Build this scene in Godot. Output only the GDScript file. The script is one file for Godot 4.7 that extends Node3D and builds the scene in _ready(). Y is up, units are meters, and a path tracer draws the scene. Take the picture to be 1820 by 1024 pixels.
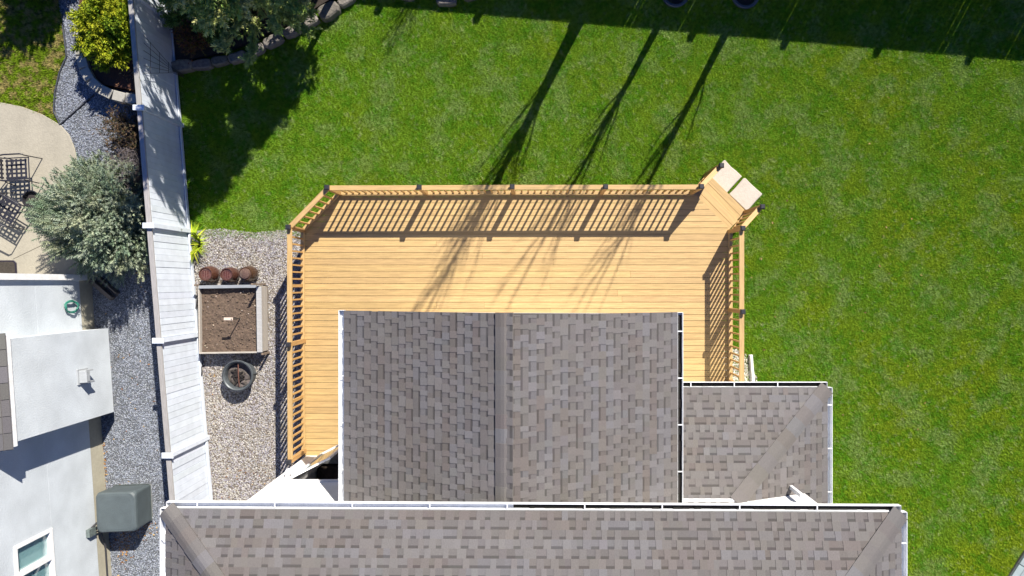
extends Node3D
# A house with a timber deck, its lawn and the neighbour's side yard, seen from a drone 16.6 m up that looks straight down.
# x runs right (east), z runs down the picture (south), metres throughout.

const H := 16.6          # camera height over the lawn
const F := 1213.0        # focal length in pixels of the photograph
const DECK := 0.6        # deck level
var rng := RandomNumberGenerator.new()
var M := {}
var used := {}

# ---------------------------------------------------------------- helpers
class Bag:
	var v := PackedVector3Array()
	var n := PackedVector3Array()
	var c := PackedColorArray()
	var u := PackedVector2Array()
	func tri(a: Vector3, b: Vector3, d: Vector3, col: Color, ua := Vector2.ZERO, ub := Vector2.ZERO, ud := Vector2.ZERO) -> void:
		var nn := (b - a).cross(d - a).normalized()
		v.append(a); v.append(d); v.append(b)
		for k in 3:
			n.append(nn); c.append(col)
		u.append(ua); u.append(ud); u.append(ub)
	func trin(a: Vector3, b: Vector3, d: Vector3, na: Vector3, nb: Vector3, nd: Vector3, col: Color) -> void:
		v.append(a); v.append(d); v.append(b)
		n.append(na); n.append(nd); n.append(nb)
		for k in 3: c.append(col)
		u.append(Vector2(a.x, a.z)); u.append(Vector2(d.x, d.z)); u.append(Vector2(b.x, b.z))
	func quad(a: Vector3, b: Vector3, d: Vector3, e: Vector3, col: Color, ua := Vector2.ZERO, ub := Vector2.ZERO, ud := Vector2.ZERO, ue := Vector2.ZERO) -> void:
		tri(a, b, d, col, ua, ub, ud)
		tri(a, d, e, col, ua, ud, ue)
	# a board whose length is the local x axis, with its four top edges chamfered
	func plank(t: Transform3D, s: Vector3, col: Color, ch := 0.005, off := Vector2.ZERO) -> void:
		var x := s.x / 2; var y := s.y / 2; var z := s.z / 2
		var lo := [Vector3(-x, -y, -z), Vector3(-x, -y, z), Vector3(x, -y, z), Vector3(x, -y, -z)]
		var mi := [Vector3(-x, y - ch, -z), Vector3(-x, y - ch, z), Vector3(x, y - ch, z), Vector3(x, y - ch, -z)]
		var hi := [Vector3(-x + ch, y, -z + ch), Vector3(-x + ch, y, z - ch), Vector3(x - ch, y, z - ch), Vector3(x - ch, y, -z + ch)]
		for k in 4:
			var j := (k + 1) % 4
			face(t, lo[k], lo[j], mi[j], mi[k], col, off)
			face(t, mi[k], mi[j], hi[j], hi[k], col, off)
		face(t, hi[0], hi[1], hi[2], hi[3], col, off)
		face(t, lo[3], lo[2], lo[1], lo[0], col, off)
	func face(t: Transform3D, a: Vector3, b: Vector3, d: Vector3, e: Vector3, col: Color, off: Vector2) -> void:
		quad(t * a, t * b, t * d, t * e, col, Vector2(a.x, a.z + a.y) + off, Vector2(b.x, b.z + b.y) + off, Vector2(d.x, d.z + d.y) + off, Vector2(e.x, e.z + e.y) + off)
	# an outline in plan (x, z) raised from y0 to y1; the top may be drawn in by ch
	func prism(p: Array, y0: float, y1: float, col: Color, ch := 0.0, off := Vector2.ZERO, side = null) -> void:
		var q := p.duplicate()
		var area := 0.0; var mid := Vector2.ZERO
		for k in q.size():
			var a: Vector2 = q[k]; var b: Vector2 = q[(k + 1) % q.size()]
			area += a.x * b.y - a.y * b.x; mid += a / q.size()
		if area > 0: q.reverse()
		var sc: Color = col if side == null else side
		var top := []
		for a in q:
			top.append(a if ch == 0.0 else a + (mid - a).normalized() * ch * 1.4)
		for k in q.size():
			var a: Vector2 = q[k]; var b: Vector2 = q[(k + 1) % q.size()]
			var ta: Vector2 = top[k]; var tb: Vector2 = top[(k + 1) % q.size()]
			quad(Vector3(a.x, y0, a.y), Vector3(b.x, y0, b.y), Vector3(b.x, y1 - ch, b.y), Vector3(a.x, y1 - ch, a.y), sc, a + off, b + off, b + off + Vector2(0, .1), a + off + Vector2(0, .1))
			if ch > 0.0:
				quad(Vector3(a.x, y1 - ch, a.y), Vector3(b.x, y1 - ch, b.y), Vector3(tb.x, y1, tb.y), Vector3(ta.x, y1, ta.y), col, a + off, b + off, tb + off, ta + off)
		var flat := PackedVector2Array(top)
		var ix := Geometry2D.triangulate_polygon(flat)
		for k in range(0, ix.size(), 3):
			var a := flat[ix[k]]; var b := flat[ix[k + 1]]; var d := flat[ix[k + 2]]
			var A := Vector3(a.x, y1, a.y); var B := Vector3(b.x, y1, b.y); var D := Vector3(d.x, y1, d.y)
			if (B - A).cross(D - A).y < 0:
				tri(A, D, B, col, a + off, d + off, b + off)
			else:
				tri(A, B, D, col, a + off, b + off, d + off)
	func tube(pts: Array, rad: Array, sides: int, col: Color, cap := true) -> void:
		var rings := []
		var nrm := []
		var side := Vector3.ZERO
		for k in pts.size():
			var d: Vector3 = (pts[min(k + 1, pts.size() - 1)] - pts[max(k - 1, 0)]).normalized()
			if side == Vector3.ZERO:
				side = d.cross(Vector3(0.31, 0.2, 0.93)).normalized()
			side = (side - d * side.dot(d)).normalized()
			var up := d.cross(side)
			var r := []; var rn := []
			for j in sides:
				var w := TAU * j / sides
				var o := side * cos(w) + up * sin(w)
				r.append(pts[k] + o * rad[k]); rn.append(o)
			rings.append(r); nrm.append(rn)
		for k in pts.size() - 1:
			for j in sides:
				var i := (j + 1) % sides
				trin(rings[k][j], rings[k][i], rings[k + 1][i], nrm[k][j], nrm[k][i], nrm[k + 1][i], col)
				trin(rings[k][j], rings[k + 1][i], rings[k + 1][j], nrm[k][j], nrm[k + 1][i], nrm[k + 1][j], col)
		if cap:
			var e := pts.size() - 1
			for j in range(1, sides - 1):
				tri(rings[e][0], rings[e][j], rings[e][j + 1], col)
				tri(rings[0][0], rings[0][j + 1], rings[0][j], col)
	# a turned shape: profile of (radius, height), from the outside bottom upwards
	func lathe(at: Vector3, prof: Array, sides: int, col: Color) -> void:
		for k in prof.size() - 1:
			var a: Vector2 = prof[k]; var b: Vector2 = prof[k + 1]
			var t := (b - a).normalized()
			for j in sides:
				var w0 := TAU * j / sides; var w1 := TAU * (j + 1) / sides
				var d0 := Vector3(cos(w0), 0, -sin(w0)); var d1 := Vector3(cos(w1), 0, -sin(w1))
				var n0 := d0 * t.y - Vector3.UP * t.x; var n1 := d1 * t.y - Vector3.UP * t.x
				var p0 := at + d0 * a.x + Vector3.UP * a.y; var p1 := at + d1 * a.x + Vector3.UP * a.y
				var p2 := at + d1 * b.x + Vector3.UP * b.y; var p3 := at + d0 * b.x + Vector3.UP * b.y
				if a.x > 0.0001: trin(p0, p1, p2, n0, n1, n1, col)
				if b.x > 0.0001: trin(p0, p2, p3, n0, n1, n0, col)
	func mesh() -> ArrayMesh:
		var m := ArrayMesh.new()
		if v.is_empty(): return m
		var arr := []
		arr.resize(Mesh.ARRAY_MAX)
		arr[Mesh.ARRAY_VERTEX] = v; arr[Mesh.ARRAY_NORMAL] = n
		arr[Mesh.ARRAY_COLOR] = c; arr[Mesh.ARRAY_TEX_UV] = u
		m.add_surface_from_arrays(Mesh.PRIMITIVE_TRIANGLES, arr)
		return m

func L(r: float, g: float, b: float) -> Color:
	return Color(r, g, b)
func vary(c: Color, k: float) -> Color:
	var s := 1.0 + rng.randf_range(-k, k)
	return Color(c.r * s, c.g * s * (1.0 + rng.randf_range(-k, k) * 0.15), c.b * s * (1.0 + rng.randf_range(-k, k) * 0.3))
# surveyed position: where the line of sight through a photo point meets height h
func at(px: float, py: float, h := 0.0) -> Vector3:
	return Vector3((px - 950.0) / F * (H - h), h, (py - 503.0) / F * (H - h))
func at2(px: float, py: float, h := 0.0) -> Vector2:
	var p := at(px, py, h)
	return Vector2(p.x, p.z)
func poly(a: Array, h := 0.0) -> Array:
	var r := []
	for k in range(0, a.size(), 2): r.append(at2(a[k], a[k + 1], h))
	return r
func numbered(called: String) -> String:
	if not used.has(called):
		used[called] = 0
		return called
	used[called] += 1
	return "%s_%03d" % [called, used[called]]
func obj(called: String, b: Bag, m: Material, parent: Node = null) -> MeshInstance3D:
	var o := MeshInstance3D.new()
	o.mesh = b.mesh(); o.material_override = m
	if parent == null:
		o.name = numbered(called); add_child(o)
	else:
		o.name = called; parent.add_child(o, true)
	return o
func tag(o: Node, label: String, category: String, group := "") -> Node:
	o.set_meta("label", label); o.set_meta("category", category)
	if group != "": o.set_meta("group", group)
	return o
func thing(called: String, label: String, category: String, where := Vector3.ZERO, turn := 0.0, group := "") -> Node3D:
	var o := Node3D.new(); o.name = numbered(called); add_child(o)
	o.position = where; o.rotation.y = turn
	tag(o, label, category, group)
	return o
func struct(o: Node) -> Node:
	o.set_meta("kind", "structure"); return o
func along(a: Vector3, b: Vector3, up := Vector3.UP) -> Transform3D:
	var x := (b - a).normalized()
	var z := x.cross(up).normalized()
	return Transform3D(Basis(x, z.cross(x), z), (a + b) / 2)
func swarm(called: String, m: Mesh, mt: Material, xf: Array, cols: Array, parent: Node = null) -> MultiMeshInstance3D:
	var mm := MultiMesh.new()
	mm.transform_format = MultiMesh.TRANSFORM_3D
	mm.use_colors = true; mm.mesh = m; mm.instance_count = xf.size()
	for k in xf.size():
		mm.set_instance_transform(k, xf[k]); mm.set_instance_color(k, cols[k])
	var o := MultiMeshInstance3D.new()
	o.multimesh = mm; o.material_override = mt
	if parent == null:
		o.name = numbered(called); add_child(o)
	else:
		o.name = called; parent.add_child(o, true)
	return o

# many small copies of one mesh joined into a single mesh
func merged(called: String, m: ArrayMesh, mt: Material, xf: Array, cols: Array, parent: Node) -> MeshInstance3D:
	var src := m.surface_get_arrays(0)
	var sv: PackedVector3Array = src[Mesh.ARRAY_VERTEX]; var sn: PackedVector3Array = src[Mesh.ARRAY_NORMAL]
	var v := PackedVector3Array(); var n := PackedVector3Array(); var c := PackedColorArray()
	var one := PackedColorArray(); one.resize(sv.size())
	for k in xf.size():
		var t: Transform3D = xf[k]
		v.append_array(t * sv)
		n.append_array(Transform3D(t.basis.orthonormalized(), Vector3.ZERO) * sn)
		one.fill(cols[k]); c.append_array(one)
	var arr := []
	arr.resize(Mesh.ARRAY_MAX)
	arr[Mesh.ARRAY_VERTEX] = v; arr[Mesh.ARRAY_NORMAL] = n; arr[Mesh.ARRAY_COLOR] = c
	var am := ArrayMesh.new(); am.add_surface_from_arrays(Mesh.PRIMITIVE_TRIANGLES, arr)
	var o := MeshInstance3D.new()
	o.mesh = am; o.material_override = mt; o.name = called
	parent.add_child(o, true)
	return o

# ---------------------------------------------------------------- textures and materials
func noise(sd: int, freq: float, oct := 4) -> FastNoiseLite:
	var f := FastNoiseLite.new()
	f.seed = sd; f.frequency = freq; f.fractal_octaves = oct
	f.noise_type = FastNoiseLite.TYPE_SIMPLEX_SMOOTH
	return f
# tone map around 1: lo..hi, from coarse and fine noise
func tones(sd: int, lo: float, hi: float, f1: float, f2: float, mixf := 0.5, size := 512) -> ImageTexture:
	var a := noise(sd, f1).get_seamless_image(size, size).get_data()
	var b := noise(sd + 7, f2, 2).get_seamless_image(size, size).get_data()
	var out := PackedByteArray(); out.resize(size * size * 3)
	for k in size * size:
		var t := lerpf(a[k], b[k], mixf) / 255.0
		var s := int(clampf(lerpf(lo, hi, clampf((t - 0.2) / 0.6, 0, 1)), 0, 1) * 255.0)
		out[k * 3] = s; out[k * 3 + 1] = s; out[k * 3 + 2] = s
	var im := Image.create_from_data(size, size, false, Image.FORMAT_RGB8, out)
	im.generate_mipmaps()
	return ImageTexture.create_from_image(im)
func bumps(sd: int, freq: float, strength: float, size := 512) -> ImageTexture:
	var im := noise(sd, freq, 3).get_seamless_image(size, size)
	im.convert(Image.FORMAT_RGBA8)
	im.bump_map_to_normal_map(strength)
	return ImageTexture.create_from_image(im)
func mat(called: String, rough: float, tex: Texture2D = null, sc := 1.0, tri := true, nrm: Texture2D = null, depth := 1.0) -> StandardMaterial3D:
	var m := StandardMaterial3D.new()
	m.resource_name = called
	m.vertex_color_use_as_albedo = true
	m.roughness = rough
	if tex:
		m.albedo_texture = tex
	if nrm:
		m.normal_enabled = true; m.normal_texture = nrm; m.normal_scale = depth
	if tri and (tex or nrm):
		m.uv1_triplanar = true; m.uv1_world_triplanar = true
	m.uv1_scale = Vector3.ONE * sc
	M[called] = m
	return m
func make_materials() -> void:
	var fine := tones(3, 0.62, 1.0, 0.02, 0.22, 0.6)
	var coarse := tones(11, 0.84, 1.0, 0.008, 0.06, 0.45)
	var grain := tones(21, 0.86, 1.0, 0.012, 0.06, 0.35)
	var speck := tones(31, 0.62, 1.0, 0.05, 0.4, 0.65)
	var rough_n := bumps(41, 0.12, 5.0)
	var soft_n := bumps(43, 0.03, 5.0)
	var w := mat("wood", 0.62, grain, 1.0, false)
	w.uv1_scale = Vector3(0.25, 3.5, 1)
	var ow := mat("old_wood", 0.85, grain, 1.0, false)
	ow.uv1_scale = Vector3(0.5, 6.0, 1)
	mat("shingle", 0.93, speck, 2.2, true, rough_n, 0.5)
	mat("stucco", 0.9, tones(51, 0.9, 1.0, 0.006, 0.15, 0.35), 0.35, true, rough_n, 0.12)
	mat("paint", 0.55, tones(53, 0.93, 1.0, 0.01, 0.12, 0.4), 0.6)
	mat("trim", 0.4, tones(57, 0.9, 1.0, 0.02, 0.1, 0.4), 0.5)
	mat("concrete", 0.9, tones(13, 0.92, 1.0, 0.008, 0.06, 0.45), 0.3, true, rough_n, 0.1)
	mat("stone", 0.9, fine, 0.9, true, soft_n, 0.9)
	mat("pebble", 0.8)
	mat("soil", 0.97, fine, 1.4, true, rough_n, 1.0)
	mat("turf", 0.95, coarse, 0.5, true, rough_n, 0.8)
	mat("grass", 0.7)
	var lf := mat("leaf", 0.65)
	lf.backlight_enabled = true; lf.backlight = Color(0.45, 0.5, 0.28)
	M.grass.backlight_enabled = true; M.grass.backlight = Color(0.22, 0.32, 0.03)
	M.grass.metallic_specular = 0.12; M.grass.roughness = 0.95; lf.metallic_specular = 0.25; M.turf.metallic_specular = 0.1
	mat("bark", 0.9, fine, 1.5, true, soft_n, 0.8)
	mat("black", 0.45)
	mat("metal", 0.45, fine, 0.8).metallic = 0.3
	mat("plastic", 0.5, tones(61, 0.88, 1.0, 0.01, 0.1, 0.4), 0.5)
	mat("glaze", 0.22, tones(63, 0.6, 1.0, 0.02, 0.1, 0.4), 2.0)
	var g := StandardMaterial3D.new()
	g.transparency = BaseMaterial3D.TRANSPARENCY_ALPHA
	g.albedo_color = Color(0.55, 0.72, 0.74, 0.3); g.roughness = 0.03
	M["glass"] = g

# ---------------------------------------------------------------- scene
func _ready() -> void:
	rng.seed = 20240
	var cam := Camera3D.new()
	cam.name = "camera"; add_child(cam)
	cam.position = Vector3(0, H, 0); cam.rotation_degrees = Vector3(-90, 0, 0)
	var near := 0.1
	cam.set_frustum(1024.0 / F * near, Vector2(-40.0 / F * near, -9.0 / F * near), near, 600.0)   # a small lens shift: the drone hangs a little right of the picture's middle
	cam.current = true
	var we := WorldEnvironment.new(); we.name = "world"
	var env := Environment.new()
	env.background_mode = Environment.BG_SKY
	var sky := Sky.new(); var sm := ProceduralSkyMaterial.new()
	sm.sky_top_color = Color(0.22, 0.42, 0.78); sm.sky_horizon_color = Color(0.62, 0.74, 0.88)
	sm.ground_bottom_color = Color(0.2, 0.24, 0.16); sm.ground_horizon_color = Color(0.5, 0.55, 0.55)
	sm.sky_energy_multiplier = 0.62
	sky.sky_material = sm; env.sky = sky
	env.tonemap_mode = Environment.TONE_MAPPER_LINEAR
	env.tonemap_exposure = 2.35
	env.sdfgi_enabled = true; env.ssao_enabled = true; env.ssil_enabled = true
	we.environment = env; add_child(we)
	var sun := DirectionalLight3D.new(); sun.name = "sun"
	sun.light_color = Color(1.0, 0.97, 0.92); sun.light_energy = 1.5
	sun.light_angular_distance = 0.5; sun.shadow_enabled = true
	sun.basis = Basis.looking_at(Vector3(-0.55, -1.0, 1.03).normalized(), Vector3.UP)
	add_child(sun)
	make_materials()
	build_ground()
	build_house()
	build_neighbour()
	build_deck()
	build_side_fence()
	build_back_fence()
	build_yard_things()
	build_patio_things()
	build_plants()
	build_scatter()

# ---------------------------------------------------------------- ground
const FENCE_X := -8.26     # side fence, foot line x = FENCE_X + FENCE_K * z
const FENCE_K := 0.083
var gravel_yard := []
var gravel_side := []
var lawn_left := []
var patio_outline := []
var rock_line := []
func fx(z: float) -> float:
	return FENCE_X + FENCE_K * z

func sheet(called: String, p: Array, y: float, col: Color, m: Material) -> Node:
	var b := Bag.new()
	var flat := PackedVector2Array(p)
	var ix := Geometry2D.triangulate_polygon(flat)
	for k in range(0, ix.size(), 3):
		var A := Vector3(flat[ix[k]].x, y, flat[ix[k]].y); var B := Vector3(flat[ix[k + 1]].x, y, flat[ix[k + 1]].y); var D := Vector3(flat[ix[k + 2]].x, y, flat[ix[k + 2]].y)
		if (B - A).cross(D - A).y < 0: b.tri(A, D, B, col)
		else: b.tri(A, B, D, col)
	return struct(obj(called, b, m))

func build_ground() -> void:
	var s := 200.0
	sheet("lawn", [Vector2(-s, -s), Vector2(s, -s), Vector2(s, s), Vector2(-s, s)], 0.0, L(0.065, 0.115, 0.006), M.turf)
	gravel_yard = [Vector2(fx(-1.25), -1.25), Vector2(-7.6, -1.32), Vector2(-6.8, -1.22), Vector2(-6.0, -1.3), Vector2(-4.9, -1.2), Vector2(-4.9, 4.0), Vector2(-5.3, 4.1), Vector2(-5.3, 9.0), Vector2(fx(9.0), 9.0)]
	sheet("gravel_yard", gravel_yard, 0.006, L(0.2, 0.17, 0.14), M.soil)
	gravel_side = [Vector2(-12.2, -8.5), Vector2(fx(-8.5), -8.5), Vector2(fx(9.0), 9.0), Vector2(-10.2, 9.0), Vector2(-10.85, -0.5), Vector2(-12.2, -0.5)]
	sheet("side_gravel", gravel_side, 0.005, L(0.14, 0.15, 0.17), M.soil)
	lawn_left = [Vector2(-16, -9)] + poly([98, -60, 104, 0, 112, 45, 119, 100, 106, 130, 98, 165, 96, 198, 108, 222, 75, 203, 40, 190, 0, 182, -60, 180]) + [Vector2(-16, -4.4)]
	sheet("neighbour_lawn", lawn_left, 0.012, L(0.06, 0.065, 0.015), M.turf)
	patio_outline = poly([-60, 180, 0, 182, 40, 190, 75, 203, 108, 222, 124, 240, 134, 265, 140, 300, 142, 345, 140, 395, 146, 440, 158, 487]) + [Vector2(-10.86, -0.12), Vector2(-16, -0.12)]
	var pb := Bag.new()
	pb.prism(patio_outline, -0.05, 0.035, L(0.305, 0.279, 0.227), 0.008)
	var patio := struct(obj("patio", pb, M.concrete))
	var j := Bag.new()
	j.plank(along(at(20, 462, 0.0365), at(124, 412, 0.0365)), Vector3(1.5, 0.004, 0.012), L(0.13, 0.11, 0.09), 0.001)
	obj("expansion_joint", j, M.stone, patio)
	# planting beds
	var mul := poly([160, -60, 152, 60, 158, 108, 172, 138, 195, 156, 250, 166]) + [Vector2(fx(-4.7) - 0.1, -4.66), Vector2(fx(-8.5) - 0.1, -8.5)]
	var mb := Bag.new()
	mb.prism(mul, 0.0, 0.3, L(0.1, 0.042, 0.026))
	struct(obj("mulch_bed", mb, M.soil))
	var rb := Bag.new()
	rb.prism([Vector2(fx(-5.25) + 0.02, -5.25)] + poly([345, 108, 400, 95, 450, 76, 500, 52, 550, 26, 600, -4, 660, -40]) + [Vector2(-3.6, -8.3), Vector2(fx(-8.8) + 0.02, -8.8)], 0.0, 0.13, L(0.05, 0.038, 0.028))
	struct(obj("planting_bed", rb, M.soil))
	var gr := Bag.new()
	gr.prism([Vector2(4.1, 1.5), Vector2(4.9, 1.62), Vector2(5.15, 1.75), Vector2(5.4, 2.3), Vector2(5.5, 3.0), Vector2(3.9, 3.0)], 0.0, 0.006, L(0.2, 0.18, 0.16))
	struct(obj("gravel_strip", gr, M.soil))
	# pale paved path in the far corner
	var pv := Bag.new()
	var p0 := at2(1786, 1030); var p1 := at2(1830, 962)
	var d := (p1 - p0).normalized(); var q := Vector2(-d.y, d.x)
	if q.x < 0: q = -q
	pv.prism([p0 - d * 4, p1 + d * 4, p1 + d * 4 + q * 2.2, p0 - d * 4 + q * 2.2], 0.0, 0.05, L(0.1, 0.1, 0.1))
	var path := struct(obj("path", pv, M.soil))
	for k in range(-5, 7):
		for r in 3:
			var b := Bag.new()
			var w: float = 0.16 if r == 0 else 0.6
			var o: float = 0.02 if r == 0 else 0.19 + (r - 1) * 0.61
			var a: Vector2 = p0 + d * (k * 0.5 + 0.01) + q * o
			b.prism([a, a + d * 0.485, a + d * 0.485 + q * w, a + q * w], 0.03, 0.1, vary(L(0.25, 0.3, 0.31), 0.08), 0.006)
			obj("paver", b, M.concrete, path)

# ---------------------------------------------------------------- the house and its roofs
const COURSE := 0.143
var SH := [[0.174, 0.162, 0.159], [0.164, 0.152, 0.148], [0.184, 0.174, 0.173], [0.165, 0.146, 0.137], [0.178, 0.172, 0.178], [0.17, 0.156, 0.148]]
var pieces := []      # every roof shingle before it is made

func gutter(called: String, a: Vector3, b: Vector3, out: Vector3, parent: Node, every := 0.85, muck0 := 0.0, muck1 := 0.0) -> void:
	# a U-shaped white channel hung on a fascia board; a..b runs along its back top edge
	var g := Bag.new()
	var white := L(0.76, 0.78, 0.8)
	var t := along(a, b)
	var ln := a.distance_to(b)
	var put := func(o: float, y: float, w: float, hh: float):
		var tt := t; tt.origin += out * o + Vector3(0, y, 0)
		if t.basis.z.dot(out) == 0.0: pass
		g.plank(tt, Vector3(ln, hh, w), white, 0.002)
	put.call(0.004, -0.05, 0.006, 0.1)
	put.call(0.093, -0.045, 0.005, 0.1)
	put.call(0.096, 0.002, 0.011, 0.007)
	put.call(0.049, -0.1, 0.09, 0.006)
	var go := obj(called, g, M.trim, parent)
	for s in [-1, 1]:
		var e := Bag.new()
		var et := t; et.origin = (a if s < 0 else b) + out * 0.049 + Vector3(0, -0.05, 0)
		e.plank(et, Vector3(0.006, 0.1, 0.098), white, 0.002)
		obj("end_cap", e, M.trim, go)
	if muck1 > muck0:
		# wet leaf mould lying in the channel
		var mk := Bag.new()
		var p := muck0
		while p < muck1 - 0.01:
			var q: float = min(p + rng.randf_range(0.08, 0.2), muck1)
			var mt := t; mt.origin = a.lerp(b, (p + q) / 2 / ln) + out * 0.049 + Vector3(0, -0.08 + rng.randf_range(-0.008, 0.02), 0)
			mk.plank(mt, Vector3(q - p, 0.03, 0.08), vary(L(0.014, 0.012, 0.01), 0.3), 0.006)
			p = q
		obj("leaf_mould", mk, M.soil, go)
	var k := every * 0.4
	while k < ln:
		var h := Bag.new()
		var ht := t; ht.origin = a.lerp(b, k / ln) + out * 0.049 + Vector3(0, -0.004, 0)
		h.plank(ht, Vector3(0.02, 0.007, 0.095), white, 0.002)
		obj("hanger", h, M.trim, go)
		k += every

# o: eave corner, ua: along the eave, va: up the slope (unit vectors), rows, and the range of u at a height v up the slope
func slope(roof: Node, o: Vector3, ua: Vector3, va: Vector3, rows: int, lo: Callable, hi: Callable) -> void:
	for r in rows:
		var v0 := r * COURSE
		var a: float = lo.call(v0 + COURSE * 0.5); var e: float = hi.call(v0 + COURSE * 0.5)
		var x := a - rng.randf() * 0.1
		var raised := rng.randf() < 0.5
		var strip: Color = vary(L(SH[0][0], SH[0][1], SH[0][2]), 0.02)
		while x < e:
			var w := rng.randf_range(0.08, 0.15) if raised else rng.randf_range(0.075, 0.14)
			if rng.randf() < 0.12: w *= 1.7
			var x0: float = max(x, a); var x1: float = min(x + w, e)
			if rng.randf() < 0.27:
				var pick: Array = SH[rng.randi() % SH.size()]
				strip = L(pick[0], pick[1], pick[2])
			if x1 - x0 > 0.015:
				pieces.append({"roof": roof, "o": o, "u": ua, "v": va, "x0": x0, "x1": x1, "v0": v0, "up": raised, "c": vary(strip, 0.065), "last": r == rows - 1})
			x += w
			raised = not raised if rng.randf() < 0.86 else raised

func shingle(b: Bag, p: Dictionary) -> void:
	var n: Vector3 = p.u.cross(p.v)
	if n.y < 0: n = -n
	var f: float = 0.019 if p.up else 0.012   # thickness at the butt; a laminated shingle's teeth stand proud of the layer below
	var g: float = 0.009 if p.up else 0.003
	var q := func(u: float, v: float, h: float) -> Vector3: return p.o + p.u * u + p.v * v + n * h
	var v1: float = p.v0 + COURSE + 0.012
	var col: Color = p.c
	var flip: bool = p.u.cross(p.v).y < 0
	var put := func(a: Vector3, bb: Vector3, d: Vector3, e: Vector3, c: Color):
		if flip: b.quad(a, e, d, bb, c)
		else: b.quad(a, bb, d, e, c)
	if p.up:
		put.call(q.call(p.x0, p.v0, f), q.call(p.x1, p.v0, f), q.call(p.x1, v1, g), q.call(p.x0, v1, g), Color(col.r * 1.05, col.g * 1.04, col.b * 1.04))
	else:
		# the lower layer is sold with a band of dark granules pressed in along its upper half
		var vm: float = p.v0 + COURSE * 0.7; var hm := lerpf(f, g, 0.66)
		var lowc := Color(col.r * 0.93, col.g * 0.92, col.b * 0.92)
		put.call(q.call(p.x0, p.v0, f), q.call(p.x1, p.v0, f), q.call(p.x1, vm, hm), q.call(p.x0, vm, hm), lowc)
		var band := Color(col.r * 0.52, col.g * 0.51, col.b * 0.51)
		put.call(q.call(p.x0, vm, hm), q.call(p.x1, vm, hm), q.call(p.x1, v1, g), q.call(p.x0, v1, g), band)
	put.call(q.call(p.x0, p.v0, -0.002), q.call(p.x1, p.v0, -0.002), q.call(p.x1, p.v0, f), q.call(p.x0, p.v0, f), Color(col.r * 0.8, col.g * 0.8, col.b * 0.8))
	put.call(q.call(p.x0, v1, -0.002), q.call(p.x0, p.v0, -0.002), q.call(p.x0, p.v0, f), q.call(p.x0, v1, g), col)
	put.call(q.call(p.x1, p.v0, -0.002), q.call(p.x1, v1, -0.002), q.call(p.x1, v1, g), q.call(p.x1, p.v0, f), col)

# bent cap shingles over a ridge or hip from a (low) to b (high); na, nb are the normals of the two slopes
func caps(roof: Node, a: Vector3, b: Vector3, na: Vector3, nb: Vector3, w := 0.16, step := 0.2) -> void:
	var ln := a.distance_to(b); var d := (b - a) / ln
	var da := d.cross(na).normalized(); if da.y > 0: da = -da
	var db := d.cross(nb).normalized(); if db.y > 0: db = -db
	var k := 0.0
	while k < ln:
		var m := Bag.new()
		var e: float = min(k + step + 0.02, ln)
		var pick: Array = SH[[0, 3, 5, 1, 5, 4][rng.randi() % 6]]
		var col := vary(L(pick[0], pick[1], pick[2]), 0.08)
		var n := (da.cross(d)).normalized(); if n.y < 0: n = -n
		var n2 := (db.cross(d)).normalized(); if n2.y < 0: n2 = -n2
		var up := (n + n2).normalized()
		var c0 := a + d * k + up * 0.045; var c1 := a + d * e + up * 0.036
		var soft := (da + db).normalized() * 0.0
		var l0 := a + d * k + da * w + n * 0.034; var l1 := a + d * e + da * w + n * 0.026
		var r0 := a + d * k + db * w + n2 * 0.034; var r1 := a + d * e + db * w + n2 * 0.026
		var hl0 := a + d * k + da * 0.05 + n * 0.041; var hl1 := a + d * e + da * 0.05 + n * 0.033
		var hr0 := a + d * k + db * 0.05 + n2 * 0.041; var hr1 := a + d * e + db * 0.05 + n2 * 0.033
		c0 -= up * 0.008; c1 -= up * 0.008
		for s in [[l0, l1, hl1, hl0], [hl0, hl1, c1, c0], [c0, c1, hr1, hr0], [hr0, hr1, r1, r0]]:
			if (s[1] - s[0]).cross(s[2] - s[0]).y < 0: m.quad(s[0], s[3], s[2], s[1], col)
			else: m.quad(s[0], s[1], s[2], s[3], col)
		for s in [[l0, l1, n], [r0, r1, n2]]:
			m.quad(s[0], s[1], s[1] - s[2] * 0.03, s[0] - s[2] * 0.03, col)
		m.quad(l0, hl0, hl0 - n * 0.03, l0 - n * 0.03, col); m.quad(hr0, r0, r0 - n2 * 0.03, hr0 - n2 * 0.03, col)
		m.quad(hl0, c0, c0 - up * 0.03, hl0 - n * 0.03, col); m.quad(c0, hr0, hr0 - n2 * 0.03, c0 - up * 0.03, col)
		obj("ridge_cap", m, M.shingle, roof)
		k += step

func box_part(called: String, parent: Node, lo: Vector3, hi: Vector3, col: Color, m: Material, ch := 0.004) -> MeshInstance3D:
	var b := Bag.new()
	b.plank(Transform3D(Basis(), (lo + hi) / 2), hi - lo, col, ch)
	return obj(called, b, m, parent)

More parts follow.
